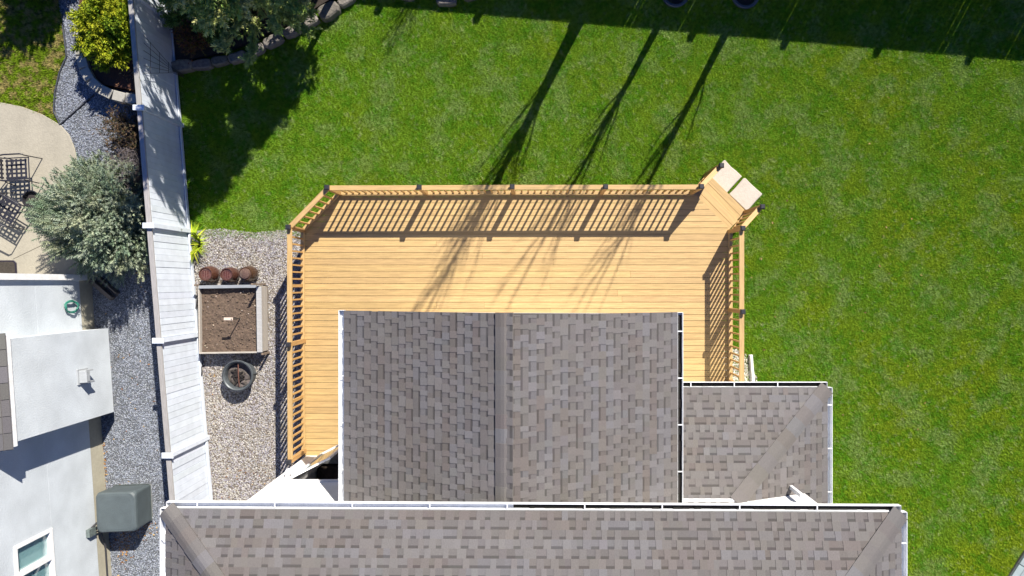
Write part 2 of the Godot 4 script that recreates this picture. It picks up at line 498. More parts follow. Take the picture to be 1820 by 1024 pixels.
const E1 := 5.6; const E2 := 4.2; const E3 := 3.25       # eave heights: main roof, gabled wing, low wing
const PITCH := 0.4
func build_house() -> void:
	var hs := thing("house", "white stucco house with brown-grey shingle roofs, gabled wing and white gutters behind the deck", "house")
	var white := L(0.78, 0.78, 0.77)
	var under := L(0.09, 0.08, 0.075)
	var trim := L(0.76, 0.78, 0.8)
	# walls (the main block's north wall is cut for the door)
	var dz := 4.05
	box_part("wall", hs, Vector3(-5.35, 0, dz), Vector3(-4.98, 5.5, dz + 0.2), white, M.stucco)
	box_part("wall", hs, Vector3(-4.98, 2.68, dz), Vector3(-4.02, 5.5, dz + 0.2), white, M.stucco, 0.0)
	box_part("wall", hs, Vector3(-4.98, 0, dz), Vector3(-4.02, 0.56, dz + 0.2), white, M.stucco, 0.0)
	box_part("wall", hs, Vector3(-4.02, 0, dz), Vector3(5.2, 5.5, dz + 0.2), white, M.stucco)
	box_part("wall", hs, Vector3(-5.35, 0, dz + 0.2), Vector3(-5.15, 5.5, 12), white, M.stucco)
	box_part("wall", hs, Vector3(5.0, 0, dz + 0.2), Vector3(5.2, 5.5, 12), white, M.stucco)
	box_part("wall", hs, Vector3(-5.15, 0, 11.8), Vector3(5.0, 5.5, 12), white, M.stucco)
	box_part("wall", hs, Vector3(-3.08, 0, 0.95), Vector3(-2.9, 4.15, dz), white, M.stucco)
	box_part("wall", hs, Vector3(2.1, 0, 0.95), Vector3(2.28, 4.15, dz), white, M.stucco)
	var gw := Bag.new()
	for s in [[0.95, -1.0], [1.12, 1.0]]:
		var z: float = s[0]
		var pts := [Vector3(-2.9, 0, z), Vector3(2.1, 0, z), Vector3(2.1, 4.25, z), Vector3(-0.5, 5.15, z), Vector3(-2.9, 4.25, z)]
		for k in range(1, 4):
			if s[1] > 0: gw.tri(pts[0], pts[k], pts[k + 1], white)
			else: gw.tri(pts[0], pts[k + 1], pts[k], white)
	obj("gable_wall", gw, M.stucco, hs)
	box_part("wall", hs, Vector3(2.28, 0, 2.4), Vector3(5.4, 3.2, 2.58), white, M.stucco)
	box_part("wall", hs, Vector3(5.22, 0, 2.58), Vector3(5.4, 3.2, 5.0), white, M.stucco)
	box_part("floor", hs, Vector3(-5.1, 0.3, 4.3), Vector3(5.0, 0.55, 11.7), L(0.12, 0.09, 0.07), M.stone)
	# door: frame, open storm door leaf with its glass, threshold
	box_part("door_frame", hs, Vector3(-5.04, 0.56, dz - 0.035), Vector3(-4.96, 2.72, dz + 0.1), L(0.7, 0.7, 0.7), M.trim)
	box_part("door_frame", hs, Vector3(-4.04, 0.56, dz - 0.035), Vector3(-3.96, 2.72, dz + 0.1), L(0.7, 0.7, 0.7), M.trim)
	box_part("door_frame", hs, Vector3(-4.96, 2.64, dz - 0.035), Vector3(-4.04, 2.72, dz + 0.1), L(0.7, 0.7, 0.7), M.trim)
	box_part("door_sill", hs, Vector3(-4.96, 0.56, dz - 0.03), Vector3(-4.04, 0.64, dz + 0.18), L(0.35, 0.36, 0.38), M.metal)
	var door := Node3D.new(); door.name = "storm_door"; hs.add_child(door)
	door.position = Vector3(-4.98, 0.68, dz - 0.06); door.rotation.y = deg_to_rad(27)
	door.set_meta("label", "white glazed storm door standing open")
	box_part("stile", door, Vector3(0, 0, -0.02), Vector3(0.12, 1.95, 0.02), white, M.trim)
	box_part("stile", door, Vector3(0.78, 0, -0.02), Vector3(0.9, 1.95, 0.02), white, M.trim)
	box_part("rail", door, Vector3(0.12, 0, -0.019), Vector3(0.78, 0.2, 0.019), white, M.trim)
	box_part("rail", door, Vector3(0.12, 1.83, -0.019), Vector3(0.78, 1.95, 0.019), white, M.trim)
	box_part("glass_pane", door, Vector3(0.12, 0.2, -0.004), Vector3(0.78, 1.83, 0.004), L(1, 1, 1), M.glass, 0.0)
	box_part("handle", door, Vector3(0.83, 0.85, -0.07), Vector3(0.86, 1.05, -0.02), L(0.03, 0.03, 0.03), M.black)
	var lm := Bag.new()
	lm.lathe(Vector3(0, 0, 0), [Vector2(0.05, -0.1), Vector2(0.075, -0.02), Vector2(0.06, 0.06), Vector2(0.0, 0.1)], 12, L(0.7, 0.7, 0.72))
	var lamp := obj("wall_lantern", lm, M.trim, hs); lamp.position = Vector3(-5.14, 2.35, dz - 0.1)
	box_part("lantern_bracket", hs, Vector3(-5.17, 2.32, dz - 0.05), Vector3(-5.11, 2.44, dz + 0.01), trim, M.trim)
	# gabled wing
	var rl := sqrt(1.0 + pow(1.1 / 2.95, 2)); var ridge_x := -0.5; var ridge_y := E2 + 1.1
	var gl := Vector3(-3.45, E2, 0.52); var grr := Vector3(2.59, E2, 0.56)
	var gable := roof_part("gable_roof", hs, [[gl, Vector3(ridge_x, ridge_y, 0.5), Vector3(ridge_x, ridge_y, 4.04), Vector3(-3.45, E2, 4.04)], [Vector3(ridge_x, ridge_y, 0.5), grr, Vector3(2.59, E2, 4.04), Vector3(ridge_x, ridge_y, 4.04)]], under)
	var lv := (Vector3(ridge_x, ridge_y, 0) - Vector3(-3.45, E2, 0)); var ll := lv.length()
	slope(gable, Vector3(-3.45, E2 + 0.015, 0.5), Vector3(0, 0, 1), lv / ll, int(ll / COURSE) + 1, func(_v): return 0.0, func(_v): return 3.54)
	var rv := (Vector3(ridge_x, ridge_y, 0) - Vector3(2.59, E2, 0)); var rr := rv.length()
	slope(gable, Vector3(2.59, E2 + 0.015, 0.53), Vector3(0, 0, 1), rv / rr, int(rr / COURSE) + 1, func(_v): return 0.0, func(_v): return 3.51)
	caps(gable, Vector3(ridge_x, ridge_y + 0.02, 0.49), Vector3(ridge_x, ridge_y + 0.02, 4.04), Vector3(-0.37, 1, 0), Vector3(0.36, 1, 0), 0.15, 0.24)
	gutter("gutter", Vector3(-3.46, E2 - 0.0, 0.5), Vector3(-3.46, E2 - 0.0, 4.04), Vector3(-1, 0, 0), hs)
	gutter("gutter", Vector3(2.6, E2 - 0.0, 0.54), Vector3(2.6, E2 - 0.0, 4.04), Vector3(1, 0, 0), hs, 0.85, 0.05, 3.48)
	# low wing, hipped
	var X3 := 5.72; var Z3 := 2.05; var P3 := 0.38
	var y_at := E3 + P3 * 2.0
	var hipend := Vector3(X3 - 2.0, y_at, Z3 + 2.0)
	var low := roof_part("low_roof", hs, [[Vector3(2.3, E3, Z3), Vector3(X3, E3, Z3), hipend, Vector3(2.3, y_at, Z3 + 2.0)], [Vector3(X3, E3, Z3), Vector3(X3, E3, 4.6), Vector3(X3 - 2.0, y_at, 4.6), hipend]], under)
	var sl := sqrt(1.0 + P3 * P3)
	var vn := Vector3(0, P3, 1).normalized(); var ve := Vector3(-1, P3, 0).normalized()
	slope(low, Vector3(2.3, E3 + 0.015, Z3), Vector3(1, 0, 0), vn, 15, func(_v): return 0.0, func(v): return X3 - 2.3 - v / sl)
	slope(low, Vector3(X3, E3 + 0.015, Z3), Vector3(0, 0, 1), ve, 15, func(v): return v / sl, func(_v): return 2.4 if _v < 0.5 else 2.0)
	caps(low, Vector3(X3 + 0.0, E3 + 0.02, Z3 - 0.0), hipend + Vector3(0, 0.02, 0), Vector3(0, 1, -P3), Vector3(P3, 1, 0), 0.15, 0.3)
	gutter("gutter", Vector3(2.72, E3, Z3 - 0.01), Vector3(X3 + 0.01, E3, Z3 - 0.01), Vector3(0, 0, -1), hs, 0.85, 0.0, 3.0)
	gutter("gutter", Vector3(X3 + 0.01, E3 - 0.004, Z3), Vector3(X3 + 0.01, E3 - 0.004, 4.6), Vector3(1, 0, 0), hs)
	var fl := Bag.new()
	fl.plank(along(Vector3(2.75, E3 + P3 * 1.93 + 0.03, Z3 + 1.96), Vector3(3.7, E3 + P3 * 1.93 + 0.03, Z3 + 1.96)), Vector3(1.0, 0.03, 0.06), trim, 0.003)
	obj("flashing", fl, M.trim, hs)
	box_part("vent_pipe", hs, Vector3(4.86, 3.35, 3.86), Vector3(4.92, 4.12, 3.93), trim, M.trim)
	# main block, hipped
	var A := Vector3(-5.93, E1, 3.64); var B := Vector3(5.9, E1, 3.7)
	var S := 12.6; var half := (S - 3.64) / 2
	var R0 := Vector3(A.x + half, E1 + PITCH * half, 3.64 + half); var R1 := Vector3(B.x - half, E1 + PITCH * half, 3.7 + half)
	var main := roof_part("main_roof", hs, [[A, B, R1, R0], [B, Vector3(B.x, E1, S), R1], [Vector3(A.x, E1, S), A, R0], [Vector3(B.x, E1, S), Vector3(A.x, E1, S), R0, R1]], under)
	var ml := sqrt(1.0 + PITCH * PITCH)
	var ue := (B - A).normalized()
	slope(main, A + Vector3(0, 0.015, 0), ue, Vector3(-ue.z * 1.0, 0, ue.x).normalized() * (1.0 / ml) + Vector3.UP * (PITCH / ml), 15, func(v): return v / ml, func(v): return A.distance_to(B) - v / ml)
	slope(main, A + Vector3(0, 0.015, 0), Vector3(0, 0, 1), Vector3(1, PITCH, 0).normalized(), 10, func(v): return v / ml, func(_v): return 3.2)
	slope(main, B + Vector3(0, 0.015, 0), Vector3(0, 0, 1), Vector3(-1, PITCH, 0).normalized(), 10, func(v): return v / ml, func(_v): return 3.2)
	caps(main, A + Vector3(0, 0.02, 0), A.lerp(R0, 0.55) + Vector3(0, 0.02, 0), Vector3(0, 1, -PITCH), Vector3(-PITCH, 1, 0), 0.15, 0.24)
	caps(main, B + Vector3(0, 0.02, 0), B.lerp(R1, 0.55) + Vector3(0, 0.02, 0), Vector3(0, 1, -PITCH), Vector3(PITCH, 1, 0), 0.15, 0.24)
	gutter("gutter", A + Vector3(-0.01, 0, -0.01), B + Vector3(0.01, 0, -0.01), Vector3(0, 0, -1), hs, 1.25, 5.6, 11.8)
	gutter("gutter", A + Vector3(-0.01, -0.004, 0), Vector3(A.x - 0.01, E1 - 0.004, S), Vector3(-1, 0, 0), hs, 1.25)
	gutter("gutter", B + Vector3(0.01, -0.004, 0), Vector3(B.x + 0.01, E1 - 0.004, S), Vector3(1, 0, 0), hs, 1.25)
	# shingles: the 300 that show largest one by one, the rest joined to one part of their roof
	for p in pieces:
		var c: Vector3 = p.o + p.u * (p.x0 + p.x1) * 0.5 + p.v * (p.v0 + 0.07)
		var sx := 950.0 + c.x / (H - c.y) * F; var sy := 503.0 + c.z / (H - c.y) * F
		p["size"] = (p.x1 - p.x0) / pow(H - c.y, 2) if sx > 5 and sx < 1815 and sy > 5 and sy < 1018 else 0.0
	pieces.sort_custom(func(a, b): return a.size > b.size)
	var rest := {}
	for k in pieces.size():
		var p: Dictionary = pieces[k]
		if k < 300:
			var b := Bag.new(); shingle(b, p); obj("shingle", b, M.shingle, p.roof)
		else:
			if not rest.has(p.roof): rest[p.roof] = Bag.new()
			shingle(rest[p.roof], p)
	for r in rest:
		var o := obj("shingle_courses", rest[r], M.shingle, r); o.set_meta("kind", "stuff")

func roof_part(called: String, hs: Node, faces: Array, col: Color) -> MeshInstance3D:
	# sheathing with a soffit 14 cm below
	var b := Bag.new()
	for f in faces:
		for k in range(1, f.size() - 1):
			var a: Vector3 = f[0]; var c: Vector3 = f[k]; var d: Vector3 = f[k + 1]
			if (c - a).cross(d - a).y < 0:
				var t := c; c = d; d = t
			b.tri(a, c, d, col)
			var lo := Vector3(0, -0.14, 0)
			b.tri(a + lo, d + lo, c + lo, L(0.7, 0.7, 0.7))
		for k in f.size():
			var a: Vector3 = f[k]; var c: Vector3 = f[(k + 1) % f.size()]
			b.quad(a, c, c - Vector3(0, 0.14, 0), a - Vector3(0, 0.14, 0), L(0.7, 0.72, 0.74))
	return obj(called, b, M.shingle, hs)

# ---------------------------------------------------------------- the neighbour's house
func build_neighbour() -> void:
	var base := Vector3(-10.76, 0, 0); var turn := -atan(0.068)
	var hs := thing("neighbour_house", "white stucco house wall with boxed-out bay and window along the grey gravel", "house", base, turn * -1.0)
	hs.rotation.y = atan(0.068)
	# local: x = 0 is the wall face (east), z along the wall
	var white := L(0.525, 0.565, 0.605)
	var frame := L(0.8, 0.8, 0.8)
	box_part("foundation", hs, Vector3(-6, 0, -0.1), Vector3(0.0, 0.5, 10), L(0.36, 0.335, 0.26), M.concrete)
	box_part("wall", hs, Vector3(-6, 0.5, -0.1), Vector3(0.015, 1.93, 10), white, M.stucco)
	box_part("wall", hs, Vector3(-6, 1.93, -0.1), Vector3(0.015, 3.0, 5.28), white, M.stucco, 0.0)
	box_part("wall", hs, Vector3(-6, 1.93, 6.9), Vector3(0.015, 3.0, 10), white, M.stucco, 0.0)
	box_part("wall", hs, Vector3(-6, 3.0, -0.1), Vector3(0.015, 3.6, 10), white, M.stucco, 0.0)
	box_part("corner_board", hs, Vector3(-0.1, 0.3, -0.19), Vector3(0.09, 3.6, -0.06), frame, M.trim)
	# bay
	box_part("bay", hs, Vector3(-0.2, 0.3, 1.12), Vector3(0.5, 3.4, 3.12), white, M.stucco)
	box_part("fascia", hs, Vector3(-0.1, 3.38, 1.04), Vector3(0.53, 3.52, 3.2), frame, M.trim)
	var rf := Bag.new()
	rf.quad(Vector3(0.56, 3.53, 1.0), Vector3(-0.6, 4.0, 1.0), Vector3(-0.6, 4.0, 3.24), Vector3(0.56, 3.53, 3.24), L(0.15, 0.14, 0.14))
	rf.v = rf.v
	var bay_roof := obj("bay_roof", rf, M.shingle, hs)
	for r in 8:
		for k in 7:
			var b := Bag.new()
			var a := Vector3(0.56 - r * 0.13, 3.535 + r * 0.0527, 1.0 + k * 0.32)
			b.plank(along(a + Vector3(-0.065, 0.03, 0), a + Vector3(-0.065, 0.03, 0.31), Vector3(0.375, 0.927, 0)), Vector3(0.31, 0.012, 0.13), vary(L(0.15, 0.145, 0.145), 0.15), 0.002)
			obj("shingle", b, M.shingle, bay_roof)
	# vent hood on the bay
	var gv := L(0.34, 0.36, 0.38)
	var vent := box_part("vent_hood", hs, Vector3(0.5, 1.17, 1.96), Vector3(0.53, 1.53, 2.3), gv, M.trim)
	box_part("hood", vent, Vector3(0.53, 1.22, 1.99), Vector3(0.68, 1.48, 2.02), gv, M.trim)
	box_part("hood", vent, Vector3(0.53, 1.22, 2.24), Vector3(0.68, 1.48, 2.27), gv, M.trim)
	box_part("hood", vent, Vector3(0.53, 1.46, 2.0), Vector3(0.7, 1.49, 2.26), gv, M.trim)
	box_part("hood", vent, Vector3(0.66, 1.36, 2.02), Vector3(0.69, 1.46, 2.24), gv, M.trim)
	box_part("damper", vent, Vector3(0.53, 1.24, 2.04), Vector3(0.55, 1.42, 2.22), L(0.03, 0.03, 0.03), M.black)
	# window
	var w := box_part("window", hs, Vector3(-0.1, 1.93, 5.28), Vector3(0.045, 2.0, 6.9), frame, M.trim)
	for s in [[2.93, 3.0, 5.28, 6.9], [2.0, 2.93, 5.28, 5.35], [2.0, 2.93, 5.83, 5.93], [2.0, 2.93, 6.83, 6.9]]:
		box_part("frame", w, Vector3(-0.1, s[0], s[2]), Vector3(0.04, s[1], s[3]), frame, M.trim)
	for s in [[5.35, 5.83], [5.93, 6.83]]:
		box_part("pane", w, Vector3(-0.05, 2.0, s[0]), Vector3(-0.04, 2.93, s[1]), L(1, 1, 1), M.glass, 0.0)
	box_part("blind", w, Vector3(-0.2, 2.0, 5.3), Vector3(-0.17, 2.93, 5.86), L(0.3, 0.42, 0.42), M.paint)
	box_part("blind", w, Vector3(-0.2, 2.3, 5.9), Vector3(-0.17, 2.93, 6.85), L(0.2, 0.26, 0.24), M.paint)
	# electrical box and conduit
	box_part("electrical_box", hs, Vector3(0.015, 0.62, 5.72), Vector3(0.1, 0.86, 5.9), L(0.22, 0.27, 0.26), M.metal)
	var cd := Bag.new()
	cd.tube([Vector3(0.06, 0.62, 5.85), Vector3(0.06, 0.4, 5.9), Vector3(0.08, 0.3, 6.3), Vector3(0.06, 0.28, 9.0)], [0.02, 0.02, 0.02, 0.02], 8, L(0.03, 0.03, 0.035))
	cd.tube([Vector3(0.06, 0.7, 5.72), Vector3(0.1, 0.6, 5.66), Vector3(0.22, 0.3, 5.6)], [0.025, 0.025, 0.025], 8, L(0.03, 0.03, 0.035))
	obj("conduit", cd, M.black, hs)
	# roof far up to the left, so that the wall is closed
	box_part("roof", hs, Vector3(-6.4, 3.6, -0.5), Vector3(-0.05, 3.7, 10.4), L(0.14, 0.13, 0.13), M.shingle)

# ---------------------------------------------------------------- the deck
func board_quad(b: Bag, x0a: float, x0b: float, x1a: float, x1b: float, z0: float, z1: float, y0: float, y1: float, col: Color) -> void:
	b.prism([Vector2(x0a, z0), Vector2(x1a, z0), Vector2(x1b, z1), Vector2(x0b, z1)], y0, y1, col, 0.003, Vector2(rng.randf() * 20, rng.randf() * 20))

func build_deck() -> void:
	var dk := thing("wooden_deck", "honey-coloured timber deck with slatted railing, black post caps and corner steps", "deck")
	var wood := L(0.435, 0.294, 0.124)
	# frame below the boards
	var fr := Bag.new()
	var dark := L(0.2, 0.12, 0.05)
	for p in [[Vector3(-5.44, 0.44, -1.2), Vector3(-5.44, 0.44, 4.0)], [Vector3(-5.44, 0.44, -1.24), Vector3(-4.57, 0.44, -2.13)], [Vector3(-4.57, 0.44, -2.14), Vector3(3.68, 0.44, -2.14)], [Vector3(3.68, 0.44, -2.13), Vector3(4.61, 0.44, -1.22)], [Vector3(4.61, 0.44, -1.2), Vector3(4.61, 0.44, 2.35)]]:
		var t := along(p[0], p[1])
		fr.plank(t, Vector3(p[0].distance_to(p[1]), 0.23, 0.038), dark, 0.003, Vector2(rng.randf() * 9, 0))
	for k in 25:
		var x := -5.2 + k * 0.4
		var z0 := -2.1
		if x < -4.55: z0 = -2.1 + (-4.55 - x)
		if x > 3.7: z0 = -2.1 + (x - 3.7)
		fr.plank(along(Vector3(x, 0.44, z0 + 0.03), Vector3(x, 0.44, 0.9 if x > -3.1 and x < 2.3 else (4.0 if x < 0 else 2.35))), Vector3((0.9 if x > -3.1 and x < 2.3 else (4.0 if x < 0 else 2.35)) - z0 - 0.03, 0.23, 0.038), dark, 0.003)
	obj("joists", fr, M.old_wood, dk)
	# boards
	var z := -2.16
	var row := 0
	while z < 4.03:
		var z1: float = min(z + 0.1365, 4.045)
		var l := func(zz: float) -> float: return -5.46 + max(0.0, -1.26 - zz) * 0.98
		var r := func(zz: float) -> float: return 4.63 - max(0.0, -1.22 - zz) * 1.0
		var spans := []
		if z1 < 0.93:
			var j: float = [1.95, 2.05, -1.4, 0.4][row % 4] + (0.0 if row % 4 < 2 else rng.randf_range(-0.3, 0.3))
			if row % 5 == 3: spans = [[l.call(z), l.call(z1), -2.3, -2.3], [-2.298, -2.298, j + 0.2, j + 0.2], [j + 0.202, j + 0.202, r.call(z), r.call(z1)]]
			else: spans = [[l.call(z), l.call(z1), j, j], [j + 0.002, j + 0.002, r.call(z), r.call(z1)]]
		else:
			spans = [[l.call(z), l.call(z1), -3.09, -3.09]]
			if z1 < 2.4: spans.append([2.29, 2.29, r.call(z), r.call(z1)])
		for s in spans:
			var b := Bag.new()
			board_quad(b, s[0], s[1], s[2], s[3], z, z1, DECK - 0.032, DECK + rng.randf_range(-0.001, 0.001), vary(wood, 0.085))
			obj("deck_board", b, M.wood, dk)
		z += 0.1452; row += 1
	# railing runs: post to post
	var A := Vector3(-5.405, 0, -1.225); var B := Vector3(-4.555, 0, -2.095); var C := Vector3(3.66, 0, -2.115); var Fp := Vector3(4.57, 0, -1.2)
	var G := Vector3(-5.39, 0, 3.93); var mid := Vector3(-5.4, 0, 1.355)
	railing(dk, [[A, mid, true], [mid, G, true]], [A, mid, G])
	railing(dk, [[A, B, false]], [])
	railing(dk, [[B, Vector3(-2.53, 0, -2.1), false], [Vector3(-2.53, 0, -2.1), Vector3(-0.49, 0, -2.11), false], [Vector3(-0.49, 0, -2.11), Vector3(1.56, 0, -2.11), false], [Vector3(1.56, 0, -2.11), C, false]], [B, Vector3(-2.53, 0, -2.1), Vector3(-0.49, 0, -2.11), Vector3(1.56, 0, -2.11), C])
	railing(dk, [[Fp, Vector3(4.57, 0, 0.63), false], [Vector3(4.57, 0, 0.63), Vector3(4.57, 0, 2.3), false]], [Fp, Vector3(4.57, 0, 0.63), Vector3(4.57, 0, 2.3)])
	# corner steps
	var n := Vector3(0.707, 0, -0.707)
	var e := (Fp - C).normalized()
	for s in 2:
		var y := 0.4 - 0.2 * s
		var st := Bag.new()
		var o := C + n * (0.03 + 0.35 * s)
		st.plank(along(o + e * 0.05 + n * 0.33 + Vector3(0, y - 0.12, 0), o + e * 1.25 + n * 0.33 + Vector3(0, y - 0.12, 0)), Vector3(1.2, 0.16, 0.03), wood, 0.003)
		var step := obj("step_riser", st, M.wood, dk)
		for k in 2:
			var b := Bag.new()
			var c := o + n * (0.09 + 0.176 * k) + Vector3(0, y - 0.018, 0)
			b.plank(along(c + e * 0.02, c + e * 1.28), Vector3(1.26, 0.036, 0.172), vary(wood, 0.06), 0.004, Vector2(rng.randf() * 9, rng.randf() * 9))
			obj("tread", b, M.wood, step)
	var D := C + n * 0.7; var E := Fp + n * 0.7
	stair_rail(dk, C, D); stair_rail(dk, Fp, E)

func post(parent: Node, p: Vector3, y0: float, y1: float) -> void:
	var b := Bag.new()
	b.plank(Transform3D(Basis(Vector3.UP, Vector3.LEFT, Vector3.BACK), Vector3(p.x, (y0 + y1) / 2, p.z)), Vector3(y1 - y0, 0.089, 0.089), vary(L(0.43, 0.25, 0.09), 0.06), 0.004, Vector2(rng.randf() * 9, rng.randf() * 9))
	obj("post", b, M.wood, parent)
	var c := Bag.new()
	c.prism([Vector2(p.x - 0.054, p.z - 0.054), Vector2(p.x + 0.054, p.z - 0.054), Vector2(p.x + 0.054, p.z + 0.054), Vector2(p.x - 0.054, p.z + 0.054)], y1 - 0.03, y1 + 0.035, L(0.02, 0.022, 0.026), 0.02)
	obj("post_cap", c, M.black, parent)

func railing(dk: Node, runs: Array, posts: Array) -> void:
	var r: Node = null
	var wood := L(0.44, 0.29, 0.12)
	var top := DECK + 0.96
	for run in runs:
		var a: Vector3 = run[0]; var b: Vector3 = run[1]
		var d := (b - a).normalized(); var ln := a.distance_to(b)
		var put := func(y: float, hh: float, w: float, gap: float) -> Bag:
			var g := Bag.new()
			g.plank(along(a + d * gap + Vector3(0, y, 0), b - d * gap + Vector3(0, y, 0)), Vector3(ln - gap * 2, hh, w), vary(wood, 0.05), 0.004, Vector2(rng.randf() * 20, rng.randf() * 20))
			return g
		var tr: MeshInstance3D = obj("railing", put.call(top - 0.019, 0.038, 0.108, 0.035), M.wood, dk)
		if r == null: r = tr
		obj("subrail", put.call(top - 0.062, 0.046, 0.034, 0.046), M.wood, tr)
		obj("bottom_rail", put.call(DECK + 0.1, 0.038, 0.085, 0.046), M.wood, tr)
		var count := int(round((ln - 0.09) / 0.152))
		for k in range(1, count):
			var p := a.lerp(b, (0.045 + (ln - 0.09) * k / count) / ln)
			var wide: bool = run[2] and k == count / 2
			var g := Bag.new()
			g.plank(Transform3D(Basis(Vector3.UP, d.cross(Vector3.UP), d) if false else Basis(Vector3.UP, d, Vector3.UP.cross(d)), Vector3(p.x, DECK + 0.12 + 0.37, p.z)), Vector3(0.755, 0.07 if wide else 0.036, 0.036), vary(L(0.46, 0.27, 0.095), 0.08), 0.003, Vector2(rng.randf() * 20, rng.randf() * 20))
			obj("baluster", g, M.wood, tr)
	for p in posts: post(r, p, 0.0, DECK + 1.04)

func stair_rail(dk: Node, a: Vector3, b: Vector3) -> void:
	var wood := L(0.47, 0.285, 0.105)
	var d := (b - a).normalized()
	var g := Bag.new()
	var a0 := a + Vector3(0, DECK + 0.93, 0) + d * 0.04; var b0 := b + Vector3(0, DECK + 0.73, 0) - d * 0.04
	g.plank(along(a0, b0), Vector3(a0.distance_to(b0), 0.038, 0.108), wood, 0.004, Vector2(3, 4))
	var r := obj("railing", g, M.wood, dk)
	var l := Bag.new()
	var a1 := a + Vector3(0, DECK + 0.08, 0) + d * 0.05; var b1 := b + Vector3(0, DECK - 0.3, 0) - d * 0.05
	l.plank(along(a1, b1), Vector3(a1.distance_to(b1), 0.06, 0.038), wood, 0.004, Vector2(5, 4))
	obj("bottom_rail", l, M.wood, r)
	for k in range(1, 5):
		var p := a.lerp(b, k / 5.0)
		var y0 := lerpf(a1.y, b1.y, k / 5.0); var y1 := lerpf(a0.y, b0.y, k / 5.0) - 0.02
		var m := Bag.new()
		m.plank(Transform3D(Basis(Vector3.UP, d, Vector3.UP.cross(d)), Vector3(p.x, (y0 + y1) / 2, p.z)), Vector3(y1 - y0, 0.036, 0.036), wood, 0.003)
		obj("baluster", m, M.wood, r)
	post(r, b, 0.0, DECK + 0.84)

# ---------------------------------------------------------------- fences
func build_side_fence() -> void:
	var fe := thing("side_fence", "white board fence with weathered grey top rail between the two yards", "fence")
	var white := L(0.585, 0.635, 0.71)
	var top := 1.66
	var zs := [-8.85, -6.33, -3.82, -1.25, 1.26, 3.76, 6.28, 8.8]
	for k in zs.size():
		var z: float = zs[k]; var x := fx(z)
		var b := Bag.new()
		var t := Transform3D(Basis(Vector3.UP, Vector3(-0.0, 0, 1).cross(Vector3.UP), Vector3(FENCE_K, 0, 1).normalized()), Vector3(x - 0.02, 0.86, z))
		b.plank(Transform3D(Basis(Vector3.UP, Vector3(FENCE_K, 0, 1).normalized(), Vector3.UP.cross(Vector3(FENCE_K, 0, 1).normalized())), t.origin), Vector3(1.72, 0.1, 0.15), vary(white, 0.04), 0.006)
		obj("post", b, M.paint, fe)
		var c := Bag.new()
		c.prism([Vector2(x - 0.17, z - 0.06), Vector2(x + 0.08, z - 0.06), Vector2(x + 0.08, z + 0.06), Vector2(x - 0.17, z + 0.06)], 1.72, 1.76, vary(white, 0.03), 0.008)
		obj("post_cap", c, M.paint, fe)
		if k == zs.size() - 1: break
		var z1: float = zs[k + 1]
		var a := Vector3(fx(z + 0.055), 0, z + 0.055); var e := Vector3(fx(z1 - 0.055), 0, z1 - 0.055)
		var ln := a.distance_to(e)
		var rl := Bag.new()
		rl.plank(along(a + Vector3(-0.06, top + 0.015, 0), e + Vector3(-0.06, top + 0.015, 0)), Vector3(ln, 0.036, 0.11), vary(L(0.31, 0.3, 0.29), 0.1), 0.005, Vector2(rng.randf() * 9, rng.randf() * 9))
		obj("top_rail", rl, M.old_wood, fe)
		var bt := Bag.new()
		bt.plank(along(a + Vector3(0.022, 0.12, 0), e + Vector3(0.022, 0.12, 0)), Vector3(ln, 0.09, 0.03), vary(white, 0.03), 0.004)
		obj("kick_board", bt, M.paint, fe)
		var st := Bag.new()
		for y in [0.35, 1.4]:
			st.plank(along(a + Vector3(-0.06, y, 0), e + Vector3(-0.06, y, 0)), Vector3(ln, 0.09, 0.04), white, 0.004)
		obj("stringer", st, M.paint, fe)
		var n := int(round(ln / 0.139))
		for i in n:
			var p := a.lerp(e, (i + 0.5) / n)
			var g := Bag.new()
			g.plank(Transform3D(Basis(Vector3.UP, Vector3(FENCE_K, 0, 1).normalized(), Vector3.UP.cross(Vector3(FENCE_K, 0, 1).normalized())), p + Vector3(-0.02 + rng.randf_range(-0.006, 0.006), 0.84, 0)), Vector3(1.6 + rng.randf_range(-0.01, 0.01), ln / n - rng.randf_range(0.002, 0.005), 0.02), vary(white, 0.05), 0.003)
			obj("picket", g, M.paint, fe)

func build_back_fence() -> void:
	var fe := thing("back_fence", "tall board fence just past the top edge, casting the long dark strip on the lawn", "fence")
	var white := L(0.5, 0.47, 0.42)
	var zf := func(x: float) -> float: return -8.4 + (x + 0.3) * 0.085
	var xs := [-7.2, -5.0, -2.75, -0.35, 1.95, 4.86, 7.12, 9.37, 11.6, 13.9, 16.1]
	for k in xs.size():
		var x: float = xs[k]; var z: float = zf.call(x)
		var b := Bag.new()
		b.plank(Transform3D(Basis(Vector3.UP, Vector3.LEFT, Vector3.BACK), Vector3(x, 1.0, z)), Vector3(2.0, 0.13, 0.13), white, 0.006)
		obj("post", b, M.paint, fe)
		if k == xs.size() - 1: break
		var x1: float = xs[k + 1]
		var a := Vector3(x + 0.07, 0, zf.call(x + 0.07)); var e := Vector3(x1 - 0.07, 0, zf.call(x1 - 0.07))
		var d := (e - a).normalized(); var ln := a.distance_to(e)
		for y in [0.3, 1.5]:
			var rl := Bag.new()
			rl.plank(along(a + Vector3(0, y, -0.04), e + Vector3(0, y, -0.04)), Vector3(ln, 0.09, 0.038), white, 0.004)
			obj("stringer", rl, M.paint, fe)
		var n := int(round(ln / 0.15))
		for i in n:
			var p := a.lerp(e, (i + 0.5) / n)
			var gap := 0.017 if (x > 1.0 and rng.randf() < 0.35) else 0.003
			var g := Bag.new()
			g.plank(Transform3D(Basis(Vector3.UP, d, Vector3.UP.cross(d)), p + Vector3(0, 0.94, 0)), Vector3(1.8, ln / n - gap, 0.02), vary(white, 0.06), 0.003)
			obj("picket", g, M.paint, fe)

